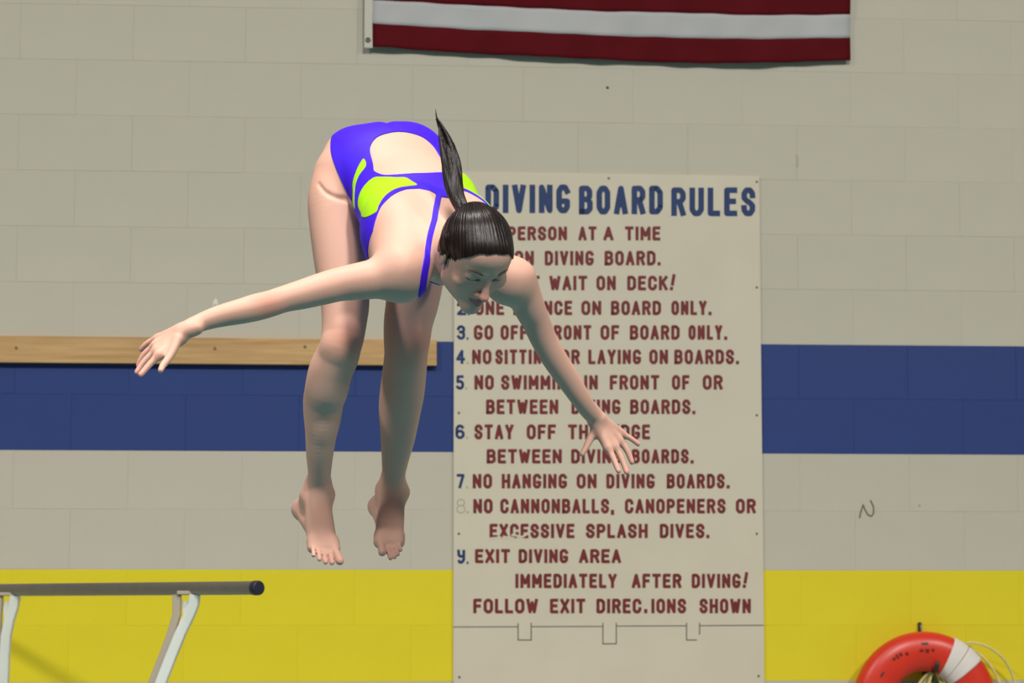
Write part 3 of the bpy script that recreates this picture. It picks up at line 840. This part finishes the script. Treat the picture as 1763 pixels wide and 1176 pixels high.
HX = (Hl, Hu, Hf); BX = (Ld, Td, Nd)

body = []
A_ = body.append
# pelvis, buttocks, trunk
A_(Ell(b(0, .00, .010), BX, (.150, .105, .100), .03))
for s in (-1, 1):
    A_(Ell(b(s * .066, -.036, .000 if s < 0 else .008), BX, (.080 if s < 0 else .088, .086, .088), .022))
A_(Ell(b(0, -.030, .000), BX, (.070, .080, .086), .03))
body.append(Sub(Ell(b(.006, -.060, .118), BX, (.006, .060, .026), .02), .022))
A_(Ecap(b(.004, .03, .004), b(.014, .19, .008), Ld, (.142, .092), (.129, .080), .05))
A_(Ecap(b(.014, .19, .008), b(.001, .36, .005), Ld, (.131, .084), (.130, .085), .05))
A_(Ell(b(-.003, .335, -.006), BX, (.131, .11, .091), .04))
for s in (-1, 1):
    A_(Ell(b(-.070, .345, .045) if s < 0 else b(.064, .345, .040), BX, (.070, .090, .042) if s < 0 else (.066, .090, .040), .035))           # shoulder blade
    A_(Ell(b(s * .066, .285, -.075), BX, (.062, .062, .055), .025))
    A_(Cap(b(s * (.115 if s < 0 else .098), .36 if s < 0 else .33, .0), b(s * .10, .20, .0), .048 if s < 0 else .036, .028, .05))
A_(Cap(b(0, .43, .012), b(0, .36, .03), .062, .06, .04))
# shoulders placed as seen
RS = P(690, 470, 6.33); LS = P(884, 482, 6.53)
RE = P(470, 527, 6.16); RW = P(322, 570, 6.10)
LE = P(954, 606, 6.66); LW = P(1023, 712, 6.72)
for S_, s in ((RS, -1), (LS, 1)):
    if s < 0:
        A_(Cap(b(s * .02, .43, .02), S_ + Zd * .012, .052, .044, .05))
        A_(Cap(b(s * .09, .34, .025), S_, .060, .050, .05))
        A_(Cap(b(s * .09, .34, -.03), S_ - Zd * .01, .050, .040, .05))
        A_(Ell(S_, BX, (.052, .052, .052), .03))
    else:
        A_(Cap(b(.02, .42, .005), S_ - np.array([.012, 0, .0]), .048, .038, .04))
        A_(Cap(b(.075, .33, -.012), S_ - np.array([.014, 0, .008]), .048, .040, .04))
        A_(Ell(S_ - np.array([.008, 0, .004]), BX, (.046, .046, .046), .03))
def outline(l, D0, D1=0, k=.02, **kw):
    """limb from its measured centre line (px, py, half width in px) between two distances"""
    n = len(l); Ds = [D0 + (D1 - D0) * i / (n - 1) for i in range(n)] if not isinstance(D0, (list, tuple)) else list(np.interp(range(n), np.linspace(0, n - 1, len(D0)), D0))
    return Chain([P(x, y, D) for (x, y, r), D in zip(l, Ds)], [r * D / F_PX for (x, y, r), D in zip(l, Ds)], k, **kw)
R_ARM = [(684, 472, 36), (640, 481, 34), (588, 489, 29.5), (556, 497, 28), (520, 507, 25.5), (489, 515, 23), (465, 523, 23), (442, 529, 23.5), (419, 535, 22.2), (373, 546, 18.5), (338, 558, 15), (322, 565, 13.5)]
L_ARM = [(888, 480, 34), (901, 505, 30), (912, 531, 27), (923, 554, 24.5), (936, 584, 22.8), (955, 618, 21.8), (977, 651, 20.3), (999, 685, 17.5), (1014, 707, 15.5), (1024, 718, 14.5)]
A_(outline(R_ARM, 6.33, 6.10)); A_(outline(L_ARM, 6.53, 6.72))
def arm(S_, E_, Wr, hd):
    A_(Ecap(Wr - (Wr - E_) * .10, Wr + hd * .015, np.cross(hd, [0, 0, 1.]), (.0195, .0150), (.0215, .0145), .012))
# neck
NB = b(0, .45, .012); NH = h_(0, -.035, -.045)
A_(Cap(NB, NH, .056, .053, .03))
A_(Cap(b(-.05, .42, .02), NH, .035, .035, .04)); A_(Cap(b(.05, .42, .02), NH, .035, .035, .04))
A_(Cap(b(0, .43, -.035), h_(0, -.07, -.02), .045, .040, .03))
# head
A_(Ell(h_(0, .028, -.014), HX, (.0725, .078, .086), .03))
A_(Ell(h_(0, -.020, .020), HX, (.0600, .080, .062), .03))
A_(Ell(h_(0, .045, .040), HX, (.055, .045, .045), .02))
A_(Ecap(h_(-.042, -.052, .010), h_(0, -.092, .056), Hu, (.030, .020), (.020, .018), .018))
A_(Ecap(h_(.042, -.052, .010), h_(0, -.092, .056), Hu, (.030, .020), (.020, .018), .018))
A_(Ell(h_(0, -.094, .060), HX, (.019, .016, .017), .012))
for s in (-1, 1):
    A_(Ell(h_(s * .041, -.020, .052), HX, (.022, .019, .019), .014))        # cheek
    body.append(Sub(Ell(h_(s * .031, .012, .088), HX, (.021, .0135, .0150), .01), .010))
    A_(Cap(h_(s * .012, .026, .080), h_(s * .043, .027, .064), .0070, .003, .010))   # brow ridge
    A_(Ell(h_(s * .031, .0095, .0665), HX, (.0150, .0115, .0130), .003))   # lidded eye
    A_(Cap(h_(s * .017, .0085, .0765), h_(s * .046, .007, .0700), .0022, .0018, .003))
    A_(Ell(h_(s * .0115, -.033, .0855), HX, (.0068, .0058, .0085), .005))  # nostril wing
    A_(Ell(h_(s * .0755, -.008, -.008), (Hl * .97 + Hf * s * .25, Hu, Hf * .97 - Hl * s * .25), (.0050, .027, .0150), .006))  # ear
    body.append(Sub(Ell(h_(s * .0820, -.006, -.004), HX, (.0045, .016, .0080), .01), .004))
A_(Cap(h_(0, .016, .0765), h_(0, -.026, .0985), .0078, .0088, .010))
A_(Ell(h_(0, -.0285, .1000), HX, (.0098, .0085, .0100), .005))
body.append(Sub(Cap(h_(-.0055, -.0365, .094), h_(-.0055, -.031, .092), .0028, .0024), .002))
body.append(Sub(Cap(h_(.0055, -.0365, .094), h_(.0055, -.031, .092), .0028, .0024), .002))
A_(Ell(h_(0, -.050, .0745), HX, (.0200, .0130, .0120), .012))
A_(Cap(h_(-.017, -.0555, .0780), h_(0, -.0525, .0865), .0034, .0052, .004)); A_(Cap(h_(.017, -.0555, .0780), h_(0, -.0525, .0865), .0034, .0052, .004))
A_(Cap(h_(-.015, -.0600, .0780), h_(0, -.0645, .0840), .0036, .0058, .004)); A_(Cap(h_(.015, -.0600, .0780), h_(0, -.0645, .0840), .0036, .0058, .004))

# hands
def finger(pts, r0=.0082, r1=.0062, k=.004):
    n = len(pts); A_(Chain(pts, [r0 + (r1 - r0) * i / (n - 1) for i in range(n)], k, sub=3))
def PP(l, D0, D1): return [P(x, y, D0 + (D1 - D0) * i / (len(l) - 1)) for i, (x, y) in enumerate(l)]
hdR = nrm(P(268, 597, 6.085) - RW)
arm(RS, RE, RW, hdR)
R_ = {'little': PP([(273, 583), (259, 588), (249, 595), (243, 602)], 6.115, 6.125),
      'ring': PP([(269, 594), (254, 605), (244, 617), (238.5, 629)], 6.095, 6.095),
      'middle': PP([(270, 603), (254, 617), (243, 630), (236, 641)], 6.075, 6.060),
      'index': PP([(274, 611), (261, 624), (251, 635), (242.5, 645)], 6.055, 6.030)}
for n_, q in R_.items(): finger(q, .0082 if n_ != 'little' else .0074, .0062 if n_ != 'little' else .0056)
for n_, q in R_.items():
    w0 = RW + {'little': P(312, 563, 6.11) - P(312, 570, 6.11), 'ring': 0 * RW, 'middle': 0 * RW, 'index': P(312, 577, 6.09) - P(312, 570, 6.09)}[n_]
    A_(Cap(w0 + hdR * .018, q[0], .0150, .0108, .010))
finger(PP([(306, 585), (297, 605), (288, 620), (280, 630), (276.5, 638)], 6.075, 6.00), .0105, .0062, .010)
hdL = nrm(P(1058, 762, 6.72) - LW)
arm(LS, LE, LW, hdL)
L_ = {'little': PP([(1067, 745), (1080, 751.5), (1091, 758.5), (1098.5, 765)], 6.755, 6.76),
      'ring': PP([(1065, 758), (1076, 770), (1083, 783), (1088, 796)], 6.735, 6.725),
      'middle': PP([(1058, 768), (1067, 783), (1074, 799), (1079, 813)], 6.715, 6.69),
      'index': PP([(1047, 771), (1054, 785), (1060, 799), (1065, 811)], 6.70, 6.67)}
for n_, q in L_.items(): finger(q, .0084 if n_ != 'little' else .0075, .0064 if n_ != 'little' else .0057)
for n_, q in L_.items():
    sx = {'little': 5, 'ring': 2, 'middle': -2, 'index': -5}[n_]
    w0 = P(1026 + sx, 720 - sx * .5, 6.72)
    A_(Cap(w0 + hdL * .008, q[0], .0150, .0112, .010))
finger(PP([(1027, 742), (1019, 751), (1013, 762), (1008, 772), (1002, 782)], 6.725, 6.69), .0110, .0062, .010)
# legs: hip, knee, ankle as seen
RH = b(-.086, -.005, -.028); LH = b(.086, -.005, -.040)
RK = P(591, 588, 6.62); RA = P(547, 850, 6.80)
LK = P(703, 597, 6.76); LA = P(676, 842, 6.93)
R_LEG = [(588, 305, 49), (579, 345, 49), (580, 391, 47), (585, 437, 45.5), (590, 480, 44), (594, 520, 42), (593, 551, 39), (590, 579, 37), (586, 597, 36), (580, 615, 37.5), (569, 640, 38), (562, 671, 37.3), (557, 692, 34), (553.5, 735, 28.5), (550.5, 781, 23.5), (550, 818, 19.8), (549, 842, 21)]
L_LEG = [(722, 300, 54), (720, 345, 51), (719, 400, 50), (717, 450, 49.5), (715, 481, 48.5), (710, 520, 45.5), (703.5, 552, 42.5), (701, 580, 40.5), (699, 611, 37.5), (696, 644, 38), (692, 680, 38), (688, 717, 34), (685, 754, 29.5), (680.5, 790, 23.5), (677, 825, 19), (676, 840, 19.5)]
A_(outline(R_LEG, [6.76, 6.70, 6.65, 6.62, 6.66, 6.72, 6.80])); A_(outline(L_LEG, [6.84, 6.80, 6.77, 6.76, 6.82, 6.88, 6.93]))
for H_, K_, An, Cf in ((RH, RK, RA, P(562, 672, 6.70)), (LH, LK, LA, P(692, 672, 6.84))):
    shn = nrm(An - K_); th = nrm(K_ - H_)
    A_(Cap(H_ - Fd * .02, H_ + (K_ - H_) * .5 - Fd * .018, .070, .055, .03))
    A_(Ell(K_ + Fd * .020 + Zd * .012, (L0, th, Fd), (.026, .032, .024), .02))
    A_(Ell(Cf - Fd * .024, (L0, shn, Fd), (.036, .080, .034), .03))
# feet
def foot(An, heel, ballo, balli, toes, D, s, ankd):
    hl = P(*heel, ankd + .045); bo = P(*ballo, D[0]); bi2 = P(*balli, D[0]); mid = (bo + bi2) / 2
    side = nrm(bi2 - bo)
    A_(Cap(An + Zd * .03, An - Zd * .012, .0280, .0300, .02))
    A_(Ell(An + side * .027, HX, (.012, .012, .012), .012)); A_(Ell(An - side * .028 - Zd * .006, HX, (.012, .012, .012), .012))
    A_(Cap(An + (hl - An) * .15, hl, .024, .0235, .025))
    A_(Cap(hl, mid + (hl - mid) * .25, .022, .019, .02))
    A_(Ecap(An - Zd * .01, mid, side, (.030, .030), (.034, .0150), .025))
    A_(Cap(bo + (An - bo) * .1, bo, .015, .0125, .012)); A_(Cap(bi2 + (An - bi2) * .1, bi2, .018, .0160, .012))
    for i, (x, y, r) in enumerate(toes):
        f0 = bo + (bi2 - bo) * (i / 4) ** 1.0 + np.array([0, -.003, 0]); tip = P(x, y, D[1])
        m_ = (f0 + tip) / 2 + Zd * .003 - np.array([0, .004, 0])
        A_(Cap(f0, m_, r * 1.0, r * .80, .004)); A_(Cap(m_, tip, r * .80, r * .92, .0015))
foot(RA, (521, 877), (539, 942), (574, 944), [(540, 956, .0062), (550, 963, .0064), (560.5, 968, .0066), (571.5, 969, .0070), (585, 966, .0110)], (6.70, 6.665), -1, 6.80)
foot(LA, (652, 872), (686, 934), (655, 933), [(690, 947, .0052), (685.5, 954.5, .0054), (679.5, 959.5, .0058), (672, 961, .0062), (658, 951, .0108)], (6.83, 6.80), 1, 6.93)

def skin_at(px, py, lo_=6.3, hi_=7.0):
    Ds = np.linspace(lo_, hi_, 240); v = field(body, np.array([P(px, py, D) for D in Ds])); i = int(np.argmax(v < 0)); return Ds[i]
fold = [(549, 317), (560, 331), (576, 339), (592, 343), (606, 344)]
fold3 = [P(x, y, skin_at(x, y) - .001) for x, y in fold]
body.append(Sub(Chain(fold3, [.0005, .0022, .0036, .0042, .0040], .02, sub=3), .009))
Vb, Qb = surface(body, .0026)
Vb = relax(Vb, Qb, 2, .35)
print('body', len(Vb))

# ---- colour of skin (lips, nails, flush at knees and elbows stay with the body)
def blob(V, c, r): return np.clip(1 - np.sqrt(((V - c) ** 2).sum(1)) / r, 0, 1)
skin_c = np.array(srgb(213, 166, 146)); V = Vb
colr = np.tile(skin_c, (len(V), 1))
def tint(wt, c, s=1.0):
    global colr
    wt = (np.clip(wt, 0, 1) * s)[:, None]; colr = colr * (1 - wt) + np.array(srgb(*c)) * wt
for K_, r in ((RK + Fd * .045, .07), (LK + Fd * .045, .07), (RE, .06), (LE, .06)): tint(blob(V, K_, r), (206, 120, 100), .45)
for q in list(R_.values()) + list(L_.values()): tint(blob(V, q[-1], .026) * 1.4, (232, 164, 152), .6)
for c_ in (P(584, 965, 6.665), P(561, 967, 6.665), P(657, 949, 6.80), P(678, 957, 6.80)): tint(blob(V, c_, .018) * 1.5, (232, 150, 140), .4)
tint(blob(V, h_(0, -.03, .104), .022) * 1.5, (222, 140, 128), .6)
for s in (-1, 1): tint(blob(V, h_(s * .038, -.03, .065), .034), (216, 140, 124), .45)
lw = np.zeros(len(V))
for seg_ in ((-.016, -.0555, .0790, 0, -.0530, .0890), (.016, -.0555, .0790, 0, -.0530, .0890), (-.014, -.0605, .0790, 0, -.0645, .0865), (.014, -.0605, .0790, 0, -.0645, .0865)):
    a0 = h_(*seg_[:3]); a1 = h_(*seg_[3:]); lw = np.maximum(lw, np.clip((.0085 - Cap(a0, a1, 0.0, 0.0).d(V)) / .003, 0, 1))
tint(lw, (178, 92, 92), .85)
for s in (-1, 1):
    tint(np.clip((.0044 - Cap(h_(s * .018, .0045, .0785), h_(s * .046, .0030, .0715), 0, 0).d(V)) / .0015, 0, 1), (60, 40, 36), .9)
me = np_mesh('body', Vb - O_, Qb)
at = me.color_attributes.new('skin', 'FLOAT_COLOR', 'POINT'); at.data.foreach_set('color', np.hstack([colr, np.ones((len(V), 1))]).astype(np.float32).ravel())
sk = mat('skin', tuple(skin_c), 0.56, 0.32, bump=0.10, bscale=260, sss=0.12)
nt = sk.node_tree; an = nt.nodes.new('ShaderNodeAttribute'); an.attribute_name = 'skin'; nt.links.new(an.outputs['Color'], nt.nodes['Principled BSDF'].inputs['Base Color'])
person = bpy.data.objects.new('person', None); COL.objects.link(person); person.location = tuple(O_)
tag(person, 'airborne diver in a blue and lime swimsuit bent forward with arms spread wide', 'person')
link('body', me, sk, person)
Nb = vnormals(Vb, Qb)

# ---- swimsuit: cut in torso coordinates, lying on the skin
def poly_sd(pts, x, y):
    pts = np.asarray(pts, float); n = len(pts); d = np.full(len(x), 1e9); s = np.ones(len(x))
    for i in range(n):
        ax_, ay = pts[i]; bx, by = pts[i - 1]
        ex, ey = bx - ax_, by - ay; wx, wy = x - ax_, y - ay
        t = np.clip((wx * ex + wy * ey) / (ex * ex + ey * ey + 1e-12), 0, 1)
        d = np.minimum(d, (wx - ex * t) ** 2 + (wy - ey * t) ** 2)
        c1 = y >= ay; c2 = y < by; c3 = ex * wy > ey * wx
        fl_ = (c1 & c2 & c3) | (~c1 & ~c2 & ~c3); s = np.where(fl_, -s, s)
    return s * np.sqrt(d)
def line_sd(pts, x, y):
    d = np.full(len(x), 1e9)
    for (ax_, ay), (bx, by) in zip(pts[:-1], pts[1:]):
        ex, ey = bx - ax_, by - ay; t = np.clip(((x - ax_) * ex + (y - ay) * ey) / (ex * ex + ey * ey + 1e-12), 0, 1)
        d = np.minimum(d, np.hypot(x - ax_ - ex * t, y - ay - ey * t))
    return d
def tcoord(p):
    q = p - O_; t = q @ Td; n = q @ Nd; s = q @ Ld - .010 * np.clip((.52 - t) / .15, 0, 1)
    ang = np.arctan2(np.abs(s), n)                     # 0 on the spine, pi on the breastbone
    return s, t, n, ang
def arc_(c, r, a0, a1, n=14): return [(c[0] + r[0] * math.cos(math.radians(a0 + (a1 - a0) * i / n)), c[1] + r[1] * math.sin(math.radians(a0 + (a1 - a0) * i / n))) for i in range(n + 1)]
RAD = .105
dg_ = lambda l: [(math.radians(a) * RAD, t) for a, t in l]
OPEN = dg_([(0, .033), (15, .036), (30, .044), (42, .066), (48, .095), (52, .130), (54, .160), (49, .195), (40, .213), (28, .224), (12, .231), (0, .233)])
def smooth_poly(P_, n=5):
    P_ = np.array(P_); N = len(P_); out = []
    for i in range(N):
        a, b_, c, d_ = P_[i - 1], P_[i], P_[(i + 1) % N], P_[(i + 2) % N]
        for j in range(n):
            t = j / n; out.append(.5 * (2 * b_ + (c - a) * t + (2 * a - 5 * b_ + 4 * c - d_) * t * t + (3 * b_ - a - 3 * c + d_) * t ** 3))
    return out
OPEN = OPEN + [(-x, t) for x, t in OPEN[::-1]][1:-1]
OPEN = smooth_poly(OPEN)
TOP = dg_([(0, .372), (9, .368), (16, .332), (26, .314), (38, .316), (51, .337), (62, .357), (70, .378), (78, .396), (88, .400), (104, .398), (122, .43), (150, .45), (180, .44), (180, -.6), (0, -.6)])
TOP = TOP + [(-.03, -.6), (-.03, .372)]
LIME = dg_([(58, .186), (50, .205), (40, .226), (30, .239), (26, .262), (24, .286), (34, .2925), (44, .302), (56, .330), (63, .350), (68, .364), (77, .334), (84, .262), (85, .225), (79, .201), (69, .188)])
SLIV = dg_([(55, .090), (59, .116), (70, .128), (79, .146), (84, .180), (90, .20), (91, .19), (86, .150), (80, .125), (71, .109), (60.6, .094)])
LIME = smooth_poly(LIME, 4); SLIV = smooth_poly(SLIV, 4)
STRAP = [(.004, .335), (.018, .363), (.035, .405), (.051, .449), (.077, .506), (.092, .545), (.110, .583), (.114, .600), (.116, .640)]
LEGN = nrm((-.716, -.284, -.64))
def suit_value(p):
    s, t, n, ang = tcoord(p); x = ang * RAD; sa = np.abs(s)
    cover = poly_sd(TOP, x, t)
    cover = np.maximum(cover, -poly_sd(OPEN, x, t))
    leg = (-sa + .150) * LEGN[0] + (t + .020) * LEGN[1] + (n - .060) * LEGN[2]
    strip = np.maximum(np.maximum(sa - .030, -(n + .125)), t - .08)
    cover = np.maximum(cover, np.minimum(leg, strip))
    st = np.maximum(line_sd(STRAP, sa, t) - .0064, np.maximum(-(n + .075), np.maximum(sa - .13, t - .65)))
    st = np.maximum(st, np.where((sa < .06) & (t > .5), .05, -.05))
    return np.where(p[:, 2] < O_[2] - .55, .05, np.minimum(cover, st))
suit_m = mat('swim_fabric', srgb(62, 24, 214), 0.6, 0.2, bump=0.12, bscale=500)
lime_m = mat('lime_fabric', srgb(158, 214, 16), 0.6, 0.2, bump=0.12, bscale=500)
near = ((Vb - O_) @ Td > -.3) & ((Vb - O_) @ Td < .64) & (np.abs((Vb - O_) @ Ld) < .22) & (np.abs((Vb - O_) @ Nd) < .2)
qn = near[Qb].all(1); Qt = Qb[qn]
val = np.full(len(Vb), .05); val[near] = suit_value(Vb[near])
me, V1 = patch('swimsuit', Vb, Nb, Qt, val, .0022)
suit = link('swimsuit', me, suit_m, person)
suit['label'] = 'violet blue open back racing swimsuit with thin straps'
s_, t_, n_, ang_ = tcoord(Vb[near])
for nm, pol in (('lime_panel', LIME), ('lime_piping', SLIV)):
    pv = poly_sd(pol, ang_ * RAD, t_)
    for sgn in (-1, 1):
        vv = np.full(len(Vb), .05); vv[near] = np.maximum(pv, -s_ * sgn)
        me, V2 = patch(nm, Vb, Nb, Qt, vv, .0030)
        link(nm, me, lime_m, suit)
print('suit', len(V1))

# ---- hair: wet, combed back into a ponytail that flies up
hairp = [Ell(h_(0, .028, -.014), HX, (.0762, .0820, .0900), .02), Ell(h_(0, .045, .040), HX, (.0585, .0475, .0475), .02),
         Ell(h_(0, .000, -.036), HX, (.066, .072, .066), .02), Ell(h_(-.004, .064, -.064), HX, (.028, .024, .024), .02),
         Ell(h_(-.0725, .012, -.020), HX, (.0105, .030, .020), .012), Ell(h_(.0725, .012, -.020), HX, (.0085, .030, .020), .012)]
PB = h_(-.012, .070, -.076)
pax = nrm(h_(0, .055, -.07) - h_(0, .01, 0))
pe1 = nrm(np.cross(pax, Hl)); pe2 = np.cross(pax, pe1)
def azim(p): q = p - h_(0, .01, -.01); return np.arctan2(q @ pe1, q @ pe2), q @ pax
def hair_value(p):
    l = (p - HC_) @ Hl; u = (p - HC_) @ Hu; f = (p - HC_) @ Hf
    az, _ = azim(p)
    line = (f - .93 * u + .002 - .6 * np.maximum(np.abs(l) - .040, 0)) / 1.366 + .0010 * np.sin(l * 190 + 1) + .0004 * np.sin(l * 700)
    burn = np.maximum(np.maximum(np.abs(np.abs(l) - .070) - .014, np.abs(f - .018 - (u) * .25) - .012), -(u + .018))
    return np.minimum(line, burn)
V3, Q3 = surface(hairp, .0026)
V3 = relax(V3, Q3, 1, .3); N3 = vnormals(V3, Q3)
az, al = azim(V3)
V3 = V3 + N3 * (.0006 * np.sin(az * 37) * np.sin(az * 11 + 1) + .0005 * np.sin(az * 71))[:, None]
pc = V3 - HC_
hm = bpy.data.materials.new('wet_hair'); hm.use_nodes = True; nt = hm.node_tree; bs = nt.nodes['Principled BSDF']
bs.inputs['Roughness'].default_value = .30; bs.inputs['Specular IOR Level'].default_value = .28
at_ = nt.nodes.new('ShaderNodeAttribute'); at_.attribute_name = 'strand'
no = nt.nodes.new('ShaderNodeTexNoise'); no.inputs['Scale'].default_value = 1.0; no.inputs['Detail'].default_value = 4
nt.links.new(at_.outputs['Vector'], no.inputs['Vector'])
cr = nt.nodes.new('ShaderNodeValToRGB'); cr.color_ramp.elements[0].position = .35; cr.color_ramp.elements[0].color = (*srgb(14, 9, 8), 1)
cr.color_ramp.elements[1].position = .7; cr.color_ramp.elements[1].color = (*srgb(38, 26, 24), 1)
nt.links.new(no.outputs[0], cr.inputs[0]); nt.links.new(cr.outputs[0], bs.inputs['Base Color'])
bp = nt.nodes.new('ShaderNodeBump'); bp.inputs['Strength'].default_value = .8; bp.inputs['Distance'].default_value = .0025
nt.links.new(no.outputs[0], bp.inputs['Height']); nt.links.new(bp.outputs[0], bs.inputs['Normal'])
def strand_attr(me, arr):
    a = me.attributes.new('strand', 'FLOAT_VECTOR', 'POINT'); a.data.foreach_set('vector', arr.astype(np.float32).ravel())
me, V3 = patch('hair', V3, N3, Q3, hair_value(V3), .0, .006)
az, al = azim(V3)
strand_attr(me, np.stack([np.cos(az) * 26, np.sin(az) * 26, al * 9], 1))
hair = link('hair', me, hm, person)
tail = []
cl = [(803, 372, 6.30), (795, 358, 6.325), (789, 342, 6.345), (782, 318, 6.365), (776, 284, 6.385), (770, 250, 6.40), (759, 220, 6.41), (752, 204, 6.415), (749, 185, 6.42)]
wd_ = [.015, .0155, .0165, .0195, .0205, .0185, .0100, .0055, .0018]
cl = [P(*c) for c in cl]
rs = np.random.RandomState(4)
dr = nrm(cl[5] - cl[1]); sx_ = nrm(np.cross(dr, [0, 1, 0])); sy_ = np.cross(dr, sx_)
for k in range(11):
    ph = rs.rand() * 6.28; a0 = -1.0 + 2.0 * k / 10; b0 = .5 * math.sin(k * 2.4); endk = 9 if k in (4, 5) else 8 if k in (2, 3, 7) else 7 if k % 2 else 6
    pts = []; rr = []
    for i in range(endk):
        w1 = wd_[i]; pts.append(cl[i] + sx_ * w1 * (a0 * .74 + .13 * math.sin(ph + i * 1.1)) + sy_ * w1 * (b0 + .15 * math.cos(ph + i * 1.3)) * .7)
        rr.append(max(.0012, w1 * .30) if i < endk - 1 else .0010)
    tail.append(Chain(pts, rr, .0018, sub=5))
V4, Q4 = surface(tail, .0022)
me = np_mesh('ponytail', V4 - O_, Q4)
q4 = V4 - cl[4]
strand_attr(me, np.stack([q4 @ sx_ * 420 + 9 * np.sin(q4 @ dr * 20), q4 @ sy_ * 420, q4 @ dr * 14], 1))
pt = link('ponytail', me, hm, hair); pt['label'] = 'long wet ponytail flying straight up'
me = sweep('hair_tie', [PB + (pe1 * math.cos(t) + pe2 * math.sin(t)) * .017 - O_ for t in np.linspace(0, 2 * math.pi, 20, endpoint=False)], circ(.0045, 8), closed=True); smooth(me)
link('hair_tie', me, M['dark'], hair)
# loose wet strands at the ear
ws = []
for (pl, r_) in (([(-.070, .030, .010), (-.0735, .008, .012), (-.0715, -.010, .012), (-.069, -.022, .010)], .0034), ([(-.066, .0, -.040), (-.064, -.03, -.040), (-.058, -.055, -.034)], .0045), ([(.072, .03, .0), (.079, .005, .002), (.075, -.02, .0)], .0036)):
    pl = [h_(*q) for q in pl]
    for i in range(len(pl) - 1): ws.append(Cap(pl[i], pl[i + 1], r_ * (1 - .2 * i), r_ * (1 - .2 * (i + 1)), .003))
V5, Q5 = surface(ws, .0018); me = np_mesh('loose_strand', V5 - O_, Q5); q5 = V5 - HC_
strand_attr(me, np.stack([q5 @ Hl * 300, q5 @ Hf * 300, q5 @ Hu * 10], 1)); link('loose_strand', me, hm, hair)['kind'] = 'stuff'
# eyebrows
brow_m = mat('brow_hair', srgb(92, 66, 56), .7, .2)
for s in (-1, 1):
    pts = [h_(s * x, u, f - .0012) for (x, u, f) in ((.014, .026, .0865), (.024, .0305, .0845), (.036, .0315, .0790), (.047, .027, .0700))]
    E = [Cap(pts[i], pts[i + 1], (.0022, .0026, .0022)[i], (.0026, .0022, .0012)[i], .002) for i in range(3)]
    V6, Q6 = surface(E, .0014); me = np_mesh('eyebrow', V6 - O_, Q6); strand_attr(me, (V6 - HC_) * 900)
    link('eyebrow', me, brow_m, person)
